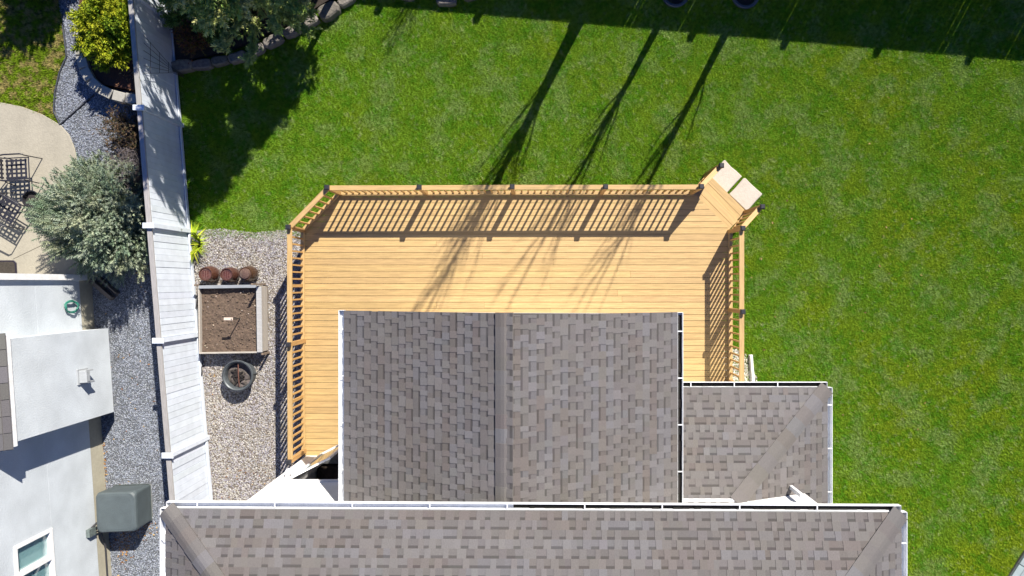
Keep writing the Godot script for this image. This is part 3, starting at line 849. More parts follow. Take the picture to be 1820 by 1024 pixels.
# ---------------------------------------------------------------- things in the yard
func stone_outline(c: Vector2, ax: Vector2, lx: float, lz: float, n := 9) -> Array:
	var r := []
	var ay := Vector2(-ax.y, ax.x)
	for k in n:
		var w := TAU * (k + rng.randf_range(-0.22, 0.22)) / n
		var q := Vector2(pow(abs(cos(w)), 0.6) * sign(cos(w)), pow(abs(sin(w)), 0.6) * sign(sin(w)))
		r.append(c + ax * q.x * lx * rng.randf_range(0.86, 1.05) / 2 + ay * q.y * lz * rng.randf_range(0.82, 1.05) / 2)
	return r

func slab_outline(c: Vector2, lx: float, lz: float) -> Array:
	var ax := Vector2(0.73, 0.68); var ay := Vector2(-0.68, 0.73)
	var r := []
	for q in [[-1, -0.93], [-0.93, -1], [-0.2, -0.97], [0.3, -1], [0.94, -1], [1, -0.93], [0.96, -0.2], [1, 0.4], [0.98, 0.95], [0.92, 1], [0.1, 0.97], [-0.93, 1], [-1, 0.94], [-0.96, 0.1]]:
		r.append(c + ax * (q[0] * lx / 2 + rng.randf_range(-0.008, 0.008)) + ay * (q[1] * lz / 2 + rng.randf_range(-0.008, 0.008)))
	return r

func build_yard_things() -> void:
	# step slabs
	var slabs := [["pale stone slab at the foot of the deck steps, nearer the back fence", at2(1292, 311)], ["pale stone slab at the foot of the deck steps, nearer the side railing", at2(1328, 343)]]
	for s in slabs:
		var b := Bag.new()
		var c: Vector2 = s[1] + Vector2(-0.05, 0.045)
		b.prism(slab_outline(c, 0.6, 0.56), -0.02, 0.06, vary(L(0.45, 0.4, 0.335), 0.03), 0.012)
		tag(obj("stepping_slab", b, M.concrete), s[0], "stone slab", "slabs at the steps")
	# rock edging of the planting bed
	rock_line = [[322, 117, 44, 0.3], [356, 113, 38, 0.25], [388, 106, 34, 0.23], [421, 100, 36, 0.25], [452, 86, 34, 0.26], [484, 70, 38, 0.28], [517, 53, 36, 0.26], [548, 36, 36, 0.26], [583, 18, 42, 0.36], [614, -2, 32, 0.25], [660, -22, 40, 0.3], [716, -14, 44, 0.3], [792, -3, 40, 0.32], [842, -14, 40, 0.3]]
	var words := ["against the white fence", "second from the white fence", "third from the white fence", "fourth from the white fence", "below the evergreen's left side", "below the evergreen's middle", "below the evergreen's right side", "just right of the evergreen crown", "broad and sunlit, right of the evergreen", "at the top edge, last of the sunlit rocks", "past the top edge, first in the shade", "past the top edge, second in the shade", "pale, alone at the top edge above the lawn", "past the top edge, last in the shade"]
	for k in rock_line.size():
		var r: Array = rock_line[k]
		var b := Bag.new()
		var nx: Array = rock_line[min(k + 1, rock_line.size() - 1)]; var pv: Array = rock_line[max(k - 1, 0)]
		var ax := (at2(nx[0], nx[1]) - at2(pv[0], pv[1])).normalized()
		b.prism(stone_outline(at2(r[0], r[1], 0.2), ax, r[2] * 0.0137, r[3], 11), 0.0, 0.2 + rng.randf_range(-0.03, 0.05), vary(L(0.21, 0.19, 0.165), 0.18), 0.03)
		tag(obj("edging_rock", b, M.stone), "flat grey-brown bed-edging rock " + words[k], "rock", "rocks edging the planting bed")
	# curved block edging next door
	var cur := [[140, 62], [141, 86], [145, 109], [153, 131], [167, 150], [187, 163], [210, 171], [233, 175]]
	var bw := ["topmost, beside the yellow-green shrub", "second from the top of the curve", "third from the top of the curve", "fourth from the top of the curve", "at the outside of the bend", "just past the bend", "second from the white fence", "nearest the white fence"]
	for k in cur.size():
		var a: Array = cur[max(k - 1, 0)]; var e: Array = cur[min(k + 1, cur.size() - 1)]
		var ax := (at2(e[0], e[1]) - at2(a[0], a[1])).normalized(); var ay := Vector2(-ax.y, ax.x)
		var c := at2(cur[k][0], cur[k][1], 0.4)
		var w := 0.118
		var b := Bag.new()
		b.prism([c - ax * 0.15 - ay * w, c + ax * 0.15 - ay * w, c + ax * 0.143 + ay * w, c - ax * 0.143 + ay * w], 0.0, 0.4, vary(L(0.31, 0.3, 0.265), 0.08), 0.012)
		tag(obj("edging_block", b, M.concrete), "grey concrete edging block of the curved bed, " + bw[k], "edging block", "blocks edging the mulch bed")
	# metal strip between the gravels
	var ms := Bag.new()
	ms.plank(along(at(108, 221, 0.02), at(168, 168, 0.02)), Vector3(at(108, 221, 0.02).distance_to(at(168, 168, 0.02)), 0.06, 0.02), L(0.03, 0.03, 0.035), 0.003)
	tag(obj("edging_strip", ms, M.black), "thin dark edging strip across the grey gravel from patio to curved blocks", "edging strip")
	var lawn_edge := Bag.new()
	var le := [[112, 45], [119, 100], [106, 130], [98, 165], [96, 198], [107, 221]]
	for k in le.size() - 1:
		var p := at(le[k][0], le[k][1], 0.02); var q := at(le[k + 1][0], le[k + 1][1], 0.02)
		lawn_edge.plank(along(p, q), Vector3(p.distance_to(q) + 0.02, 0.07, 0.025), L(0.045, 0.05, 0.06), 0.003)
	tag(obj("lawn_edging", lawn_edge, M.black), "dark strip edging the neighbour's lawn beside the grey gravel", "edging strip")
	raised_bed()
	pots()
	fire_pit()
	# metal stakes leaning at the fence foot
	for s in [["bent dark metal stake leaning on the fence beside the raised bed", 338, 541, 353, 525], ["bent dark metal stake leaning on the fence above the fire pit", 349, 660, 360, 646]]:
		var b := Bag.new()
		var p := at(s[1], s[2], 0.12); var q := at(s[3], s[4], 0.0)
		p.x = max(p.x, fx(p.z) + 0.05)
		b.tube([q, q.lerp(p, 0.6) + Vector3(0, 0.05, 0), p, p + Vector3(-0.01, 0.02, 0.1)], [0.014, 0.014, 0.016, 0.03], 7, L(0.06, 0.06, 0.065))
		tag(obj("metal_stake", b, M.metal), s[0], "stake", "stakes at the fence foot")
	# white downspout lying by the deck
	var ds := Bag.new()
	ds.plank(along(Vector3(5.24, 0.05, 1.74), Vector3(5.34, 0.05, 3.0)), Vector3(1.26, 0.08, 0.085), L(0.66, 0.64, 0.6), 0.01)
	ds.plank(along(Vector3(5.215, 0.065, 1.742), Vector3(5.315, 0.065, 3.0)), Vector3(1.24, 0.1, 0.012), L(0.6, 0.58, 0.54), 0.004)
	tag(obj("downspout_extension", ds, M.trim), "white downspout extension lying on the lawn beside the deck railing", "downspout")
	# air conditioner under its cover
	var ac := thing("air_conditioner", "air conditioner under a grey-green fitted cover beside the stucco wall", "air conditioner", Vector3(-9.74, 0, 5.34), 0.04)
	var pd := Bag.new(); pd.prism([Vector2(-0.44, -0.44), Vector2(0.44, -0.44), Vector2(0.44, 0.44), Vector2(-0.44, 0.44)], 0.0, 0.07, L(0.25, 0.25, 0.24), 0.01)
	obj("pad", pd, M.concrete, ac)
	var cv := Bag.new()
	var rings := [[0.44, 0.06, 0.04], [0.455, 0.35, 0.06], [0.47, 0.66, 0.09], [0.46, 0.71, 0.11], [0.435, 0.735, 0.13], [0.38, 0.744, 0.17], [0.2, 0.744, 0.19], [0.0, 0.744, 0.0]]
	var ring := func(h: float, y: float, r: float) -> Array:
		var o := []
		for c in 4:
			var cx: float = [1, -1, -1, 1][c] * (h - r); var cz: float = [-1, -1, 1, 1][c] * (h - r)
			for k in 5:
				var w := PI / 2 * (c + k / 4.0)
				o.append(Vector3(cx + cos(w) * r, y + (0.004 * sin(w * 6.0 + y * 9.0) if y < 0.7 else 0.0), cz - sin(w) * r))
		return o
	for k in rings.size() - 1:
		var p: Array = ring.call(rings[k][0], rings[k][1], rings[k][2]); var q: Array = ring.call(rings[k + 1][0], rings[k + 1][1], rings[k + 1][2])
		for i in p.size():
			var j := (i + 1) % p.size()
			cv.quad(p[i], p[j], q[j], q[i], L(0.075, 0.095, 0.102))
	obj("cover", cv, M.plastic, ac)
	var hem := Bag.new()
	hem.tube(ring.call(0.452, 0.07, 0.05) + [ring.call(0.452, 0.07, 0.05)[0]], [0.012, 0.012, 0.012, 0.012, 0.012, 0.012, 0.012, 0.012, 0.012, 0.012, 0.012, 0.012, 0.012, 0.012, 0.012, 0.012, 0.012, 0.012, 0.012, 0.012, 0.012], 5, L(0.07, 0.085, 0.085))
	obj("hem", hem, M.plastic, ac)
	# wooden trough on the gravel
	var tr := thing("wooden_trough", "weathered wooden trough lying askew on shaded gravel by the white corner", "trough", at(190, 511, 0), -0.72)
	box_part("plank", tr, Vector3(-0.33, 0, -0.12), Vector3(0.33, 0.03, 0.12), L(0.1, 0.085, 0.075), M.old_wood)
	box_part("plank", tr, Vector3(-0.33, 0.03, -0.12), Vector3(0.33, 0.18, -0.09), L(0.16, 0.13, 0.11), M.old_wood)
	box_part("plank", tr, Vector3(-0.33, 0.03, 0.03), Vector3(0.33, 0.18, 0.12), L(0.17, 0.14, 0.115), M.old_wood)
	# garden hose coiled against the wall
	var hz := Bag.new()
	var hp := []; var hr := []
	for k in 90:
		var w := k * 0.42
		hp.append(Vector3(0.05 + 0.02 * sin(k * 1.7), 0.95 + cos(w) * (0.2 + 0.02 * sin(k * 0.9)) * 1.1 - 0.06, 0.55 + sin(w) * (0.13 + 0.02 * cos(k * 0.7)))); hr.append(0.011)
	hz.tube(hp, hr, 6, L(0.03, 0.19, 0.145))
	var ho := obj("garden_hose", hz, M.plastic); ho.position = Vector3(-10.74, 0, 0); ho.rotation.y = atan(0.068)
	tag(ho, "green garden hose coiled on the white stucco wall", "hose")
	# trellis by the fence
	var tl := thing("fan_trellis", "thin dark wire fan trellis standing against the shaded white fence", "trellis", Vector3(-8.52, 0.0, -5.02), 0.0)
	for k in 6:
		var b := Bag.new()
		var s := (k - 2.5) / 2.5
		b.tube([Vector3(0, 0.0, 0.03 * s), Vector3(-0.02, 0.5, 0.06 * s), Vector3(-0.06, 1.62, 0.42 * s)], [0.005, 0.005, 0.005], 5, L(0.02, 0.02, 0.022))
		obj("rod", b, M.black, tl)
	for y in [0.7, 1.05, 1.4]:
		var b := Bag.new(); var wd: float = 0.06 + 0.36 * (y - 0.5) / 1.12
		b.tube([Vector3(-0.06 * (y - 0.2) / 1.42 + 0.012, y, -wd), Vector3(-0.06 * (y - 0.2) / 1.42 + 0.012, y, wd)], [0.005, 0.005], 5, L(0.02, 0.02, 0.022))
		obj("crossbar", b, M.black, tl)
	# tree rings at the aspens
	for s in [[3.42, -7.02, "blue-grey ring around the middle tree's foot at the top edge"], [5.12, -6.99, "blue-grey ring around the pale trunk foot at the top edge, right of the other"]]:
		var t := thing("tree_ring", s[2], "tree ring", Vector3(s[0], 0, s[1]), 0.0, "rings around the trees")
		var b := Bag.new()
		b.lathe(Vector3.ZERO, [Vector2(0.33, 0), Vector2(0.34, 0.07), Vector2(0.32, 0.09), Vector2(0.27, 0.08), Vector2(0.26, 0.02)], 28, L(0.05, 0.065, 0.09))
		obj("rim", b, M.plastic, t)
		var m := Bag.new(); m.lathe(Vector3.ZERO, [Vector2(0.26, 0.03), Vector2(0.1, 0.05), Vector2(0.0, 0.05)], 20, L(0.03, 0.022, 0.018))
		obj("mulch", m, M.soil, t)

func raised_bed() -> void:
	var bed := thing("raised_bed", "square raised garden bed of weathered boards filled with bare brown soil", "garden bed", Vector3(-7.225, 0, 0.88), 0.015)
	var w := L(0.36, 0.33, 0.29); var h := 0.36
	for s in [[-0.78, -0.8, -0.745, 0.8], [0.7, -0.765, 0.735, 0.765]]:
		for y in 2:
			box_part("board", bed, Vector3(s[0], y * 0.18, s[1]), Vector3(s[2], y * 0.18 + 0.176, s[3]), vary(w, 0.1), M.old_wood)
	for s in [[-0.745, -0.8, 0.7, -0.765], [-0.745, 0.765, 0.7, 0.8]]:
		for y in 2:
			box_part("board", bed, Vector3(s[0], y * 0.18, s[1]), Vector3(s[2], y * 0.18 + 0.176, s[3]), vary(w, 0.1), M.old_wood)
	box_part("ledge", bed, Vector3(0.62, h, -0.78), Vector3(0.745, h + 0.03, 0.78), L(0.36, 0.36, 0.36), M.old_wood)
	box_part("ledge", bed, Vector3(-0.75, h, -0.83), Vector3(0.615, h + 0.025, -0.755), L(0.24, 0.26, 0.29), M.old_wood)
	box_part("corner_post", bed, Vector3(0.66, 0, -0.86), Vector3(0.71, h + 0.42, -0.82), L(0.2, 0.15, 0.11), M.old_wood)
	box_part("corner_post", bed, Vector3(-0.83, 0, -0.86), Vector3(-0.785, h + 0.1, -0.82), L(0.2, 0.15, 0.11), M.old_wood)
	box_part("corner_post", bed, Vector3(0.74, 0, 0.8), Vector3(0.785, h + 0.08, 0.84), L(0.2, 0.15, 0.11), M.old_wood)
	var so := Bag.new(); var nz := noise(77, 2.2, 4); var nf := noise(78, 9.0, 3)
	var g := 56
	var hh := func(i: int, j: int) -> Vector3:
		var x := -0.744 + 1.443 * i / g; var z := -0.764 + 1.528 * j / g
		return Vector3(x, 0.25 + nz.get_noise_2d(x, z) * 0.03 + nf.get_noise_2d(x, z) * 0.011, z)
	for i in g:
		for j in g:
			so.quad(hh.call(i, j), hh.call(i, j + 1), hh.call(i + 1, j + 1), hh.call(i + 1, j), vary(L(0.155, 0.108, 0.078), 0.08))
	obj("soil", so, M.soil, bed)
	var cl := []; var cc := []
	for k in 260:
		var s := rng.randf_range(0.008, 0.026)
		cl.append(Transform3D(Basis.from_euler(Vector3(rng.randf() * 6, rng.randf() * 6, 0)).scaled(Vector3(s, s * 0.8, s)), Vector3(rng.randf_range(-0.7, 0.66), 0.262, rng.randf_range(-0.72, 0.72))))
		cc.append(vary(L(0.1, 0.07, 0.05) if rng.randf() < 0.93 else L(0.3, 0.25, 0.2), 0.25))
	swarm("clods", pebble_mesh(5), M.pebble, cl, cc, bed).set_meta("kind", "stuff")
	# plant label stake
	var st := thing("plant_label", "small white plant label on a dark stake in the raised bed's soil", "plant label", Vector3(-7.1, 0.22, 0.84))
	var b := Bag.new(); b.tube([Vector3(0.05, 0, 0), Vector3(0.05, 0.52, 0)], [0.014, 0.014], 7, L(0.05, 0.04, 0.035))
	obj("stake", b, M.old_wood, st)
	box_part("tag", st, Vector3(-0.13, 0.5, -0.035), Vector3(0.08, 0.512, 0.03), L(0.6, 0.5, 0.42), M.paint)

func pots() -> void:
	var list := [[-7.8, -0.21, 0.2, 0.44, "reddish-brown glazed pot upturned beside the raised bed, nearest the white fence", L(0.1, 0.042, 0.03)], [-7.31, -0.2, 0.185, 0.42, "reddish-brown glazed pot upturned beside the raised bed, middle of three", L(0.1, 0.045, 0.034)], [-6.86, -0.22, 0.19, 0.43, "glossy brown pot with a shiny lid beside the raised bed, nearest the deck", L(0.08, 0.042, 0.022)]]
	for k in 3:
		var p: Array = list[k]
		var t := thing("glazed_pot", p[4], "pot", Vector3(p[0], 0, p[1]), 0.0, "glazed pots in a row")
		var r: float = p[2]; var h: float = p[3]
		var b := Bag.new()
		b.lathe(Vector3.ZERO, [Vector2(r * 0.72, 0), Vector2(r * 0.93, h * 0.15), Vector2(r * 1.0, h * 0.4), Vector2(r * 0.97, h * 0.62), Vector2(r * 0.85, h * 0.84), Vector2(r * 0.74, h * 0.95), Vector2(r * 0.8, h * 0.97), Vector2(r * 0.8, h), Vector2(r * 0.7, h), Vector2(r * 0.68, h - 0.03)], 28, vary(p[5], 0.05))
		obj("body", b, M.glaze, t)
		var l := Bag.new()
		if k < 2: l.lathe(Vector3.ZERO, [Vector2(r * 0.68, h - 0.03), Vector2(r * 0.5, h - 0.022), Vector2(r * 0.47, h - 0.035), Vector2(0, h - 0.035)], 24, L(0.16, 0.075, 0.066))
		else: l.lathe(Vector3.ZERO, [Vector2(r * 0.7, h - 0.01), Vector2(r * 0.62, h + 0.03), Vector2(r * 0.3, h + 0.05), Vector2(0, h + 0.055)], 24, L(0.16, 0.1, 0.075))
		obj("base" if k < 2 else "lid", l, M.glaze, t)
		if k < 2:
			for j in 3:
				box_part("foot_ridge", t, Vector3(-r * 0.36 + j * r * 0.28, h - 0.034, -r * 0.4), Vector3(-r * 0.28 + j * r * 0.28, h - 0.022, r * 0.4), L(0.11, 0.035, 0.03), M.glaze)

func fire_pit() -> void:
	var t := thing("fire_pit", "round grey metal fire ring with ash and charred wood on the tan gravel", "fire pit", Vector3(-7.07, 0, 2.21))
	var b := Bag.new()
	b.lathe(Vector3.ZERO, [Vector2(0.31, 0), Vector2(0.31, 0.3), Vector2(0.365, 0.33), Vector2(0.375, 0.36), Vector2(0.365, 0.375), Vector2(0.34, 0.37), Vector2(0.318, 0.35), Vector2(0.3, 0.3), Vector2(0.285, 0.1)], 40, L(0.13, 0.15, 0.165))
	obj("ring", b, M.metal, t)
	var r2 := Bag.new()
	r2.lathe(Vector3.ZERO, [Vector2(0.35, 0.374), Vector2(0.354, 0.384), Vector2(0.344, 0.386), Vector2(0.34, 0.372)], 40, L(0.1, 0.11, 0.12))
	obj("inner_lip", r2, M.metal, t)
	var a := Bag.new(); var nz := noise(91, 6.0, 3)
	for k in 24:
		for j in 6:
			var f := func(kk: int, jj: int) -> Vector3:
				var w := TAU * kk / 24.0; var rr := 0.287 * jj / 6.0
				return Vector3(cos(w) * rr, 0.23 + nz.get_noise_2d(cos(w) * rr, sin(w) * rr) * 0.06, -sin(w) * rr)
			a.quad(f.call(k, j), f.call(k, j + 1), f.call(k + 1, j + 1), f.call(k + 1, j), vary(L(0.13, 0.11, 0.1), 0.25))
	obj("ash", a, M.soil, t)
	for k in 15:
		var c := Bag.new(); var w := rng.randf() * TAU; var p := Vector3(rng.randf_range(-0.15, 0.15), 0.25, rng.randf_range(-0.15, 0.15))
		var d := Vector3(cos(w), rng.randf_range(-0.1, 0.2), sin(w)) * rng.randf_range(0.05, 0.1)
		c.tube([p - d, p, p + d], [0.02, 0.032, 0.022], 6, L(0.012, 0.011, 0.011))
		obj("charred_log", c, M.bark, t)
	var br := Bag.new(); br.tube([Vector3(-0.01, 0.3, -0.285), Vector3(0.0, 0.31, 0), Vector3(0.015, 0.29, 0.27)], [0.012, 0.013, 0.011], 7, L(0.24, 0.11, 0.08))
	obj("crossbar", br, M.metal, t)
	var po := thing("fire_poker", "thin dark rod leaning from the fire ring towards the raised bed", "poker", Vector3(-6.7, 0, 2.1))
	var pb := Bag.new(); pb.tube([Vector3(0.0, 0.3, 0.0), Vector3(0.12, 0.16, -0.2), Vector3(0.27, 0.0, -0.46)], [0.008, 0.008, 0.008], 6, L(0.02, 0.02, 0.02))
	obj("rod", pb, M.black, po)

# ---------------------------------------------------------------- the neighbour's patio
func make_chair(label: String, where: Vector3, turn: float) -> void:
	# faces local +x; seat and back are woven of flat straps
	var t := thing("patio_chair", label, "chair", where, turn, "black patio chairs")
	var bl := L(0.022, 0.021, 0.028)
	var seat := Bag.new(); var back := Bag.new()
	for k in 5:
		var o := -0.2 + k * 0.1
		seat.plank(along(Vector3(-0.24, 0.43, o), Vector3(0.26, 0.43, o)), Vector3(0.5, 0.008, 0.045), bl, 0.001)
		seat.plank(along(Vector3(-0.2 + k * 0.11, 0.437, -0.24), Vector3(-0.2 + k * 0.11, 0.437, 0.24)), Vector3(0.48, 0.006, 0.045), bl, 0.001)
		var up := Vector3(-0.3, 0.95, 0).normalized()
		back.plank(along(Vector3(-0.26, 0.47, o), Vector3(-0.26, 0.47, o) + up * 0.5, Vector3(1, 0.3, 0)), Vector3(0.5, 0.008, 0.045), bl, 0.001)
		var c := Vector3(-0.255, 0.5, 0) + up * (0.03 + k * 0.1)
		back.plank(along(c - Vector3(0, 0, 0.24), c + Vector3(0, 0, 0.24), Vector3(1, 0.3, 0)), Vector3(0.48, 0.006, 0.045), bl, 0.001)
	obj("seat", seat, M.black, t); obj("backrest", back, M.black, t)
	for s in [-1.0, 1.0]:
		var z: float = 0.27 * s
		var f := Bag.new()
		f.tube([Vector3(-0.27, 0.42, z), Vector3(-0.43, 0.98, z * 0.95)], [0.014, 0.014], 7, bl)
		obj("back_frame", f, M.black, t)
		var a := Bag.new()
		a.tube([Vector3(-0.34, 0.66, z), Vector3(-0.1, 0.68, z * 1.12), Vector3(0.26, 0.65, z * 1.15), Vector3(0.31, 0.6, z * 1.12)], [0.018, 0.018, 0.018, 0.016], 7, bl)
		obj("armrest", a, M.black, t)
		for e in [[0.31, 0.6, 0.33], [-0.27, 0.42, -0.36]]:
			var l := Bag.new()
			l.tube([Vector3(e[0], e[1], z * 1.08), Vector3(e[2], 0.0, z * 1.15)], [0.014, 0.012], 7, bl)
			obj("leg", l, M.black, t)
		var r := Bag.new(); r.tube([Vector3(-0.27, 0.42, z), Vector3(0.3, 0.42, z)], [0.013, 0.013], 7, bl)
		obj("seat_rail", r, M.black, t)
	var c2 := Bag.new(); c2.tube([Vector3(-0.43, 0.98, -0.26), Vector3(-0.46, 1.0, 0), Vector3(-0.43, 0.98, 0.26)], [0.016, 0.016, 0.016], 7, bl)
	obj("top_rail", c2, M.black, t)
	var c3 := Bag.new(); c3.tube([Vector3(0.3, 0.42, -0.28), Vector3(0.3, 0.42, 0.28)], [0.013, 0.013], 7, bl)
	obj("seat_rail", c3, M.black, t)

func build_patio_things() -> void:
	make_chair("black metal patio chair with woven seat, the one farther from the stucco house", at(52, 306, 0.035), 0.05)
	make_chair("black metal patio chair with woven seat, turned, the one nearer the stucco house", at(37, 376, 0.035), -0.55)
	# round table mostly outside the picture
	var tb := thing("patio_table", "black round patio table reaching in at the left edge", "table", at(-52, 345, 0.035))
	var b := Bag.new(); b.lathe(Vector3.ZERO, [Vector2(0.5, 0.7), Vector2(0.53, 0.71), Vector2(0.53, 0.73), Vector2(0.0, 0.73)], 32, L(0.025, 0.024, 0.03))
	obj("table_top", b, M.black, tb)
	for k in 4:
		var l := Bag.new(); var w := PI / 4 + k * PI / 2
		l.tube([Vector3(cos(w) * 0.35, 0.7, sin(w) * 0.35), Vector3(cos(w) * 0.42, 0, sin(w) * 0.42)], [0.018, 0.015], 7, L(0.025, 0.024, 0.03))
		obj("leg", l, M.black, tb)
	var pl := thing("wire_planter", "round dark planter half hidden under the grey-green juniper at the patio", "planter", at(72, 357, 0.035))
	var pb := Bag.new()
	pb.lathe(Vector3.ZERO, [Vector2(0.15, 0), Vector2(0.2, 0.3), Vector2(0.215, 0.33), Vector2(0.19, 0.33), Vector2(0.175, 0.25)], 24, L(0.02, 0.02, 0.024))
	obj("pot", pb, M.black, pl)
	var ps := Bag.new(); ps.lathe(Vector3.ZERO, [Vector2(0.176, 0.25), Vector2(0, 0.27)], 20, L(0.04, 0.035, 0.035))
	obj("soil", ps, M.soil, pl)
	var mt := thing("door_mat", "dark brown mat with black border by the stucco house corner at the left edge", "mat", at(-2, 476, 0.035))
	var m1 := Bag.new(); m1.prism([Vector2(-0.4, -0.18), Vector2(0.37, -0.18), Vector2(0.43, -0.12), Vector2(0.45, 0.19), Vector2(-0.4, 0.19)], 0.0, 0.016, L(0.018, 0.014, 0.022), 0.004)
	obj("border", m1, M.black, mt)
	var m2 := Bag.new(); m2.prism([Vector2(-0.36, -0.145), Vector2(0.35, -0.145), Vector2(0.39, -0.1), Vector2(0.405, 0.17), Vector2(-0.36, 0.17)], 0.016, 0.022, L(0.07, 0.055, 0.045), 0.003)
	obj("pile", m2, M.soil, mt)

# ---------------------------------------------------------------- plants
func spray_mesh(sd: int, pairs: int, wid: float, spread: float) -> ArrayMesh:
	# a feathery twig of length 1 along y
	var b := Bag.new()
	rng.seed = sd
	for k in pairs:
		var y := 0.08 + 0.8 * k / pairs
		for s in [-1.0, 1.0]:
			var w := rng.randf() * 0.9 - 0.45 + (0.0 if k % 2 == 0 else PI / 2)
			var o := Vector3(cos(w) * s, 0, sin(w) * s)
			var l: float = spread * (1.0 - 0.55 * k / pairs) * rng.randf_range(0.75, 1.2)
			var tip := Vector3(0, y, 0) + o * l + Vector3(0, l * 0.8, 0)
			var side := Vector3(-o.z, 0.25, o.x) * wid
			b.tri(Vector3(0, y - wid, 0) - side, tip, Vector3(0, y + wid, 0) + side, Color.WHITE)
	b.tri(Vector3(-wid, 0, 0), Vector3(0, 1.05, 0), Vector3(wid, 0, 0), Color.WHITE)
	b.tri(Vector3(0, 0, -wid), Vector3(0, 1.05, 0), Vector3(0, 0, wid), Color.WHITE)
	return b.mesh()
func aim(p: Vector3, d: Vector3, ln: float, wd: float) -> Transform3D:
	var y := d.normalized()
	var x := y.cross(Vector3(rng.randf_range(-1, 1), rng.randf_range(-1, 1), rng.randf_range(-1, 1))).normalized()
	return Transform3D(Basis(x * wd, y * ln, x.cross(y) * wd), p)

# bushy conifer: boughs that leave the base in all directions, sprays along each
func shrub(called: String, label: String, category: String, where: Vector3, rad: Vector3, boughs: int, per: int, ln: float, pal: Array, sd: int, m: ArrayMesh, group := "", lift := 0.12) -> Node3D:
	rng.seed = sd
	var t := thing(called, label, category, where, 0.0, group)
	var st := Bag.new()
	var xf := []; var cols := []
	for k in boughs:
		var az := TAU * (k * 0.618034) + rng.randf_range(-0.3, 0.3)
		var el := asin(clampf(pow((k + 0.5) / boughs, 0.8), 0, 1))
		el = clampf(el + rng.randf_range(-0.12, 0.12), 0.03, 1.5)
		var dir := Vector3(cos(az) * cos(el), sin(el), sin(az) * cos(el))
		var reach := rng.randf_range(0.72, 1.12)
		var tip := Vector3(dir.x * rad.x, lift + dir.y * rad.y, dir.z * rad.z) * reach
		tip.y = max(tip.y, 0.08)
		var root := Vector3(dir.x * 0.08, lift * 0.5, dir.z * 0.08)
		var mid := root.lerp(tip, 0.5) + Vector3(0, -0.05 * rad.y, 0)
		if k % 2 == 0: st.tube([root, mid, tip], [0.022, 0.014, 0.004], 5, L(0.07, 0.05, 0.035), false)
		var tone: Color = pal[rng.randi() % pal.size()]
		for j in per:
			var f := 1.0 - pow(rng.randf(), 1.5) * 0.62
			var p := root.lerp(tip, f)
			var q := Vector3(rng.randfn(), rng.randfn() * 0.6, rng.randfn()) * 0.075 * (0.6 + rad.x * 0.5)
			p += q
			if p.y < 0.03: p.y = 0.03
			var d := dir + q * 2.2 + Vector3(rng.randfn() * 0.35, 0.25 + rng.randf() * 0.3, rng.randfn() * 0.35)
			var l := ln * rng.randf_range(0.6, 1.25)
			xf.append(aim(p, d, l, l))
			cols.append(vary(tone.lerp(pal[rng.randi() % pal.size()], 0.35), 0.2))
	obj("stems", st, M.bark, t)
	merged("foliage", m, M.leaf, xf, cols, t)
	return t

func bare_tree(label: String, where: Vector3, height: float, r0: float, sd: int, stems: int) -> void:
	rng.seed = sd
	var t := thing("bare_tree", label, "tree", where, 0.0, "leafless upright trees at the back fence")
	var tr := Bag.new(); var pts := []; var rs := []
	var lean := Vector3(rng.randf_range(-0.02, 0.02), 0, rng.randf_range(-0.02, 0.02))
	for k in 9:
		var f := k / 8.0
		pts.append(Vector3(rng.randf_range(-0.03, 0.03) * f, height * f, rng.randf_range(-0.03, 0.03) * f) + lean * height * f)
		rs.append(lerpf(r0, r0 * 0.32, f / 0.55) if f < 0.55 else lerpf(r0 * 0.32, 0.006, (f - 0.55) / 0.45))
	tr.tube(pts, rs, 9, L(0.3, 0.29, 0.25))
	obj("trunk", tr, M.bark, t)
	var cr := Bag.new()
	for k in stems:
		var h0 := height * lerpf(0.2, 0.78, pow(rng.randf(), 1.25))
		var az := rng.randf() * TAU
		var out := Vector3(cos(az), 0, sin(az))
		var ln: float = min(rng.randf_range(1.4, 3.2), height - h0 + 0.3)
		var p: Vector3 = pts[0].lerp(pts[8], h0 / height)
		var bp := [p]; var br := []
		var ang := rng.randf_range(0.2, 0.5)
		for j in 6:
			ang *= 0.8
			p += (out * sin(ang) + Vector3(0, cos(ang), 0) + Vector3(rng.randfn(), 0, rng.randfn()) * 0.05) * ln / 6.0
			bp.append(p)
		var b0 := lerpf(0.028, 0.014, h0 / height)
		for j in bp.size(): br.append(lerpf(b0, 0.003, j / 6.0))
		cr.tube(bp, br, 5, L(0.24, 0.22, 0.18), false)
		for s in 5:
			var i := 1 + rng.randi() % 5
			var q: Vector3 = bp[i]; var a2 := az + rng.randf_range(-1.5, 1.5)
			var d := Vector3(cos(a2) * 0.42, 1.0, sin(a2) * 0.42).normalized()
			var l2 := rng.randf_range(0.25, 0.9)
			cr.tube([q, q + d * l2 * 0.5, q + d * l2 + Vector3(0, l2 * 0.12, 0)], [0.008, 0.006, 0.002], 4, L(0.2, 0.17, 0.14), false)
	obj("branches", cr, M.bark, t)

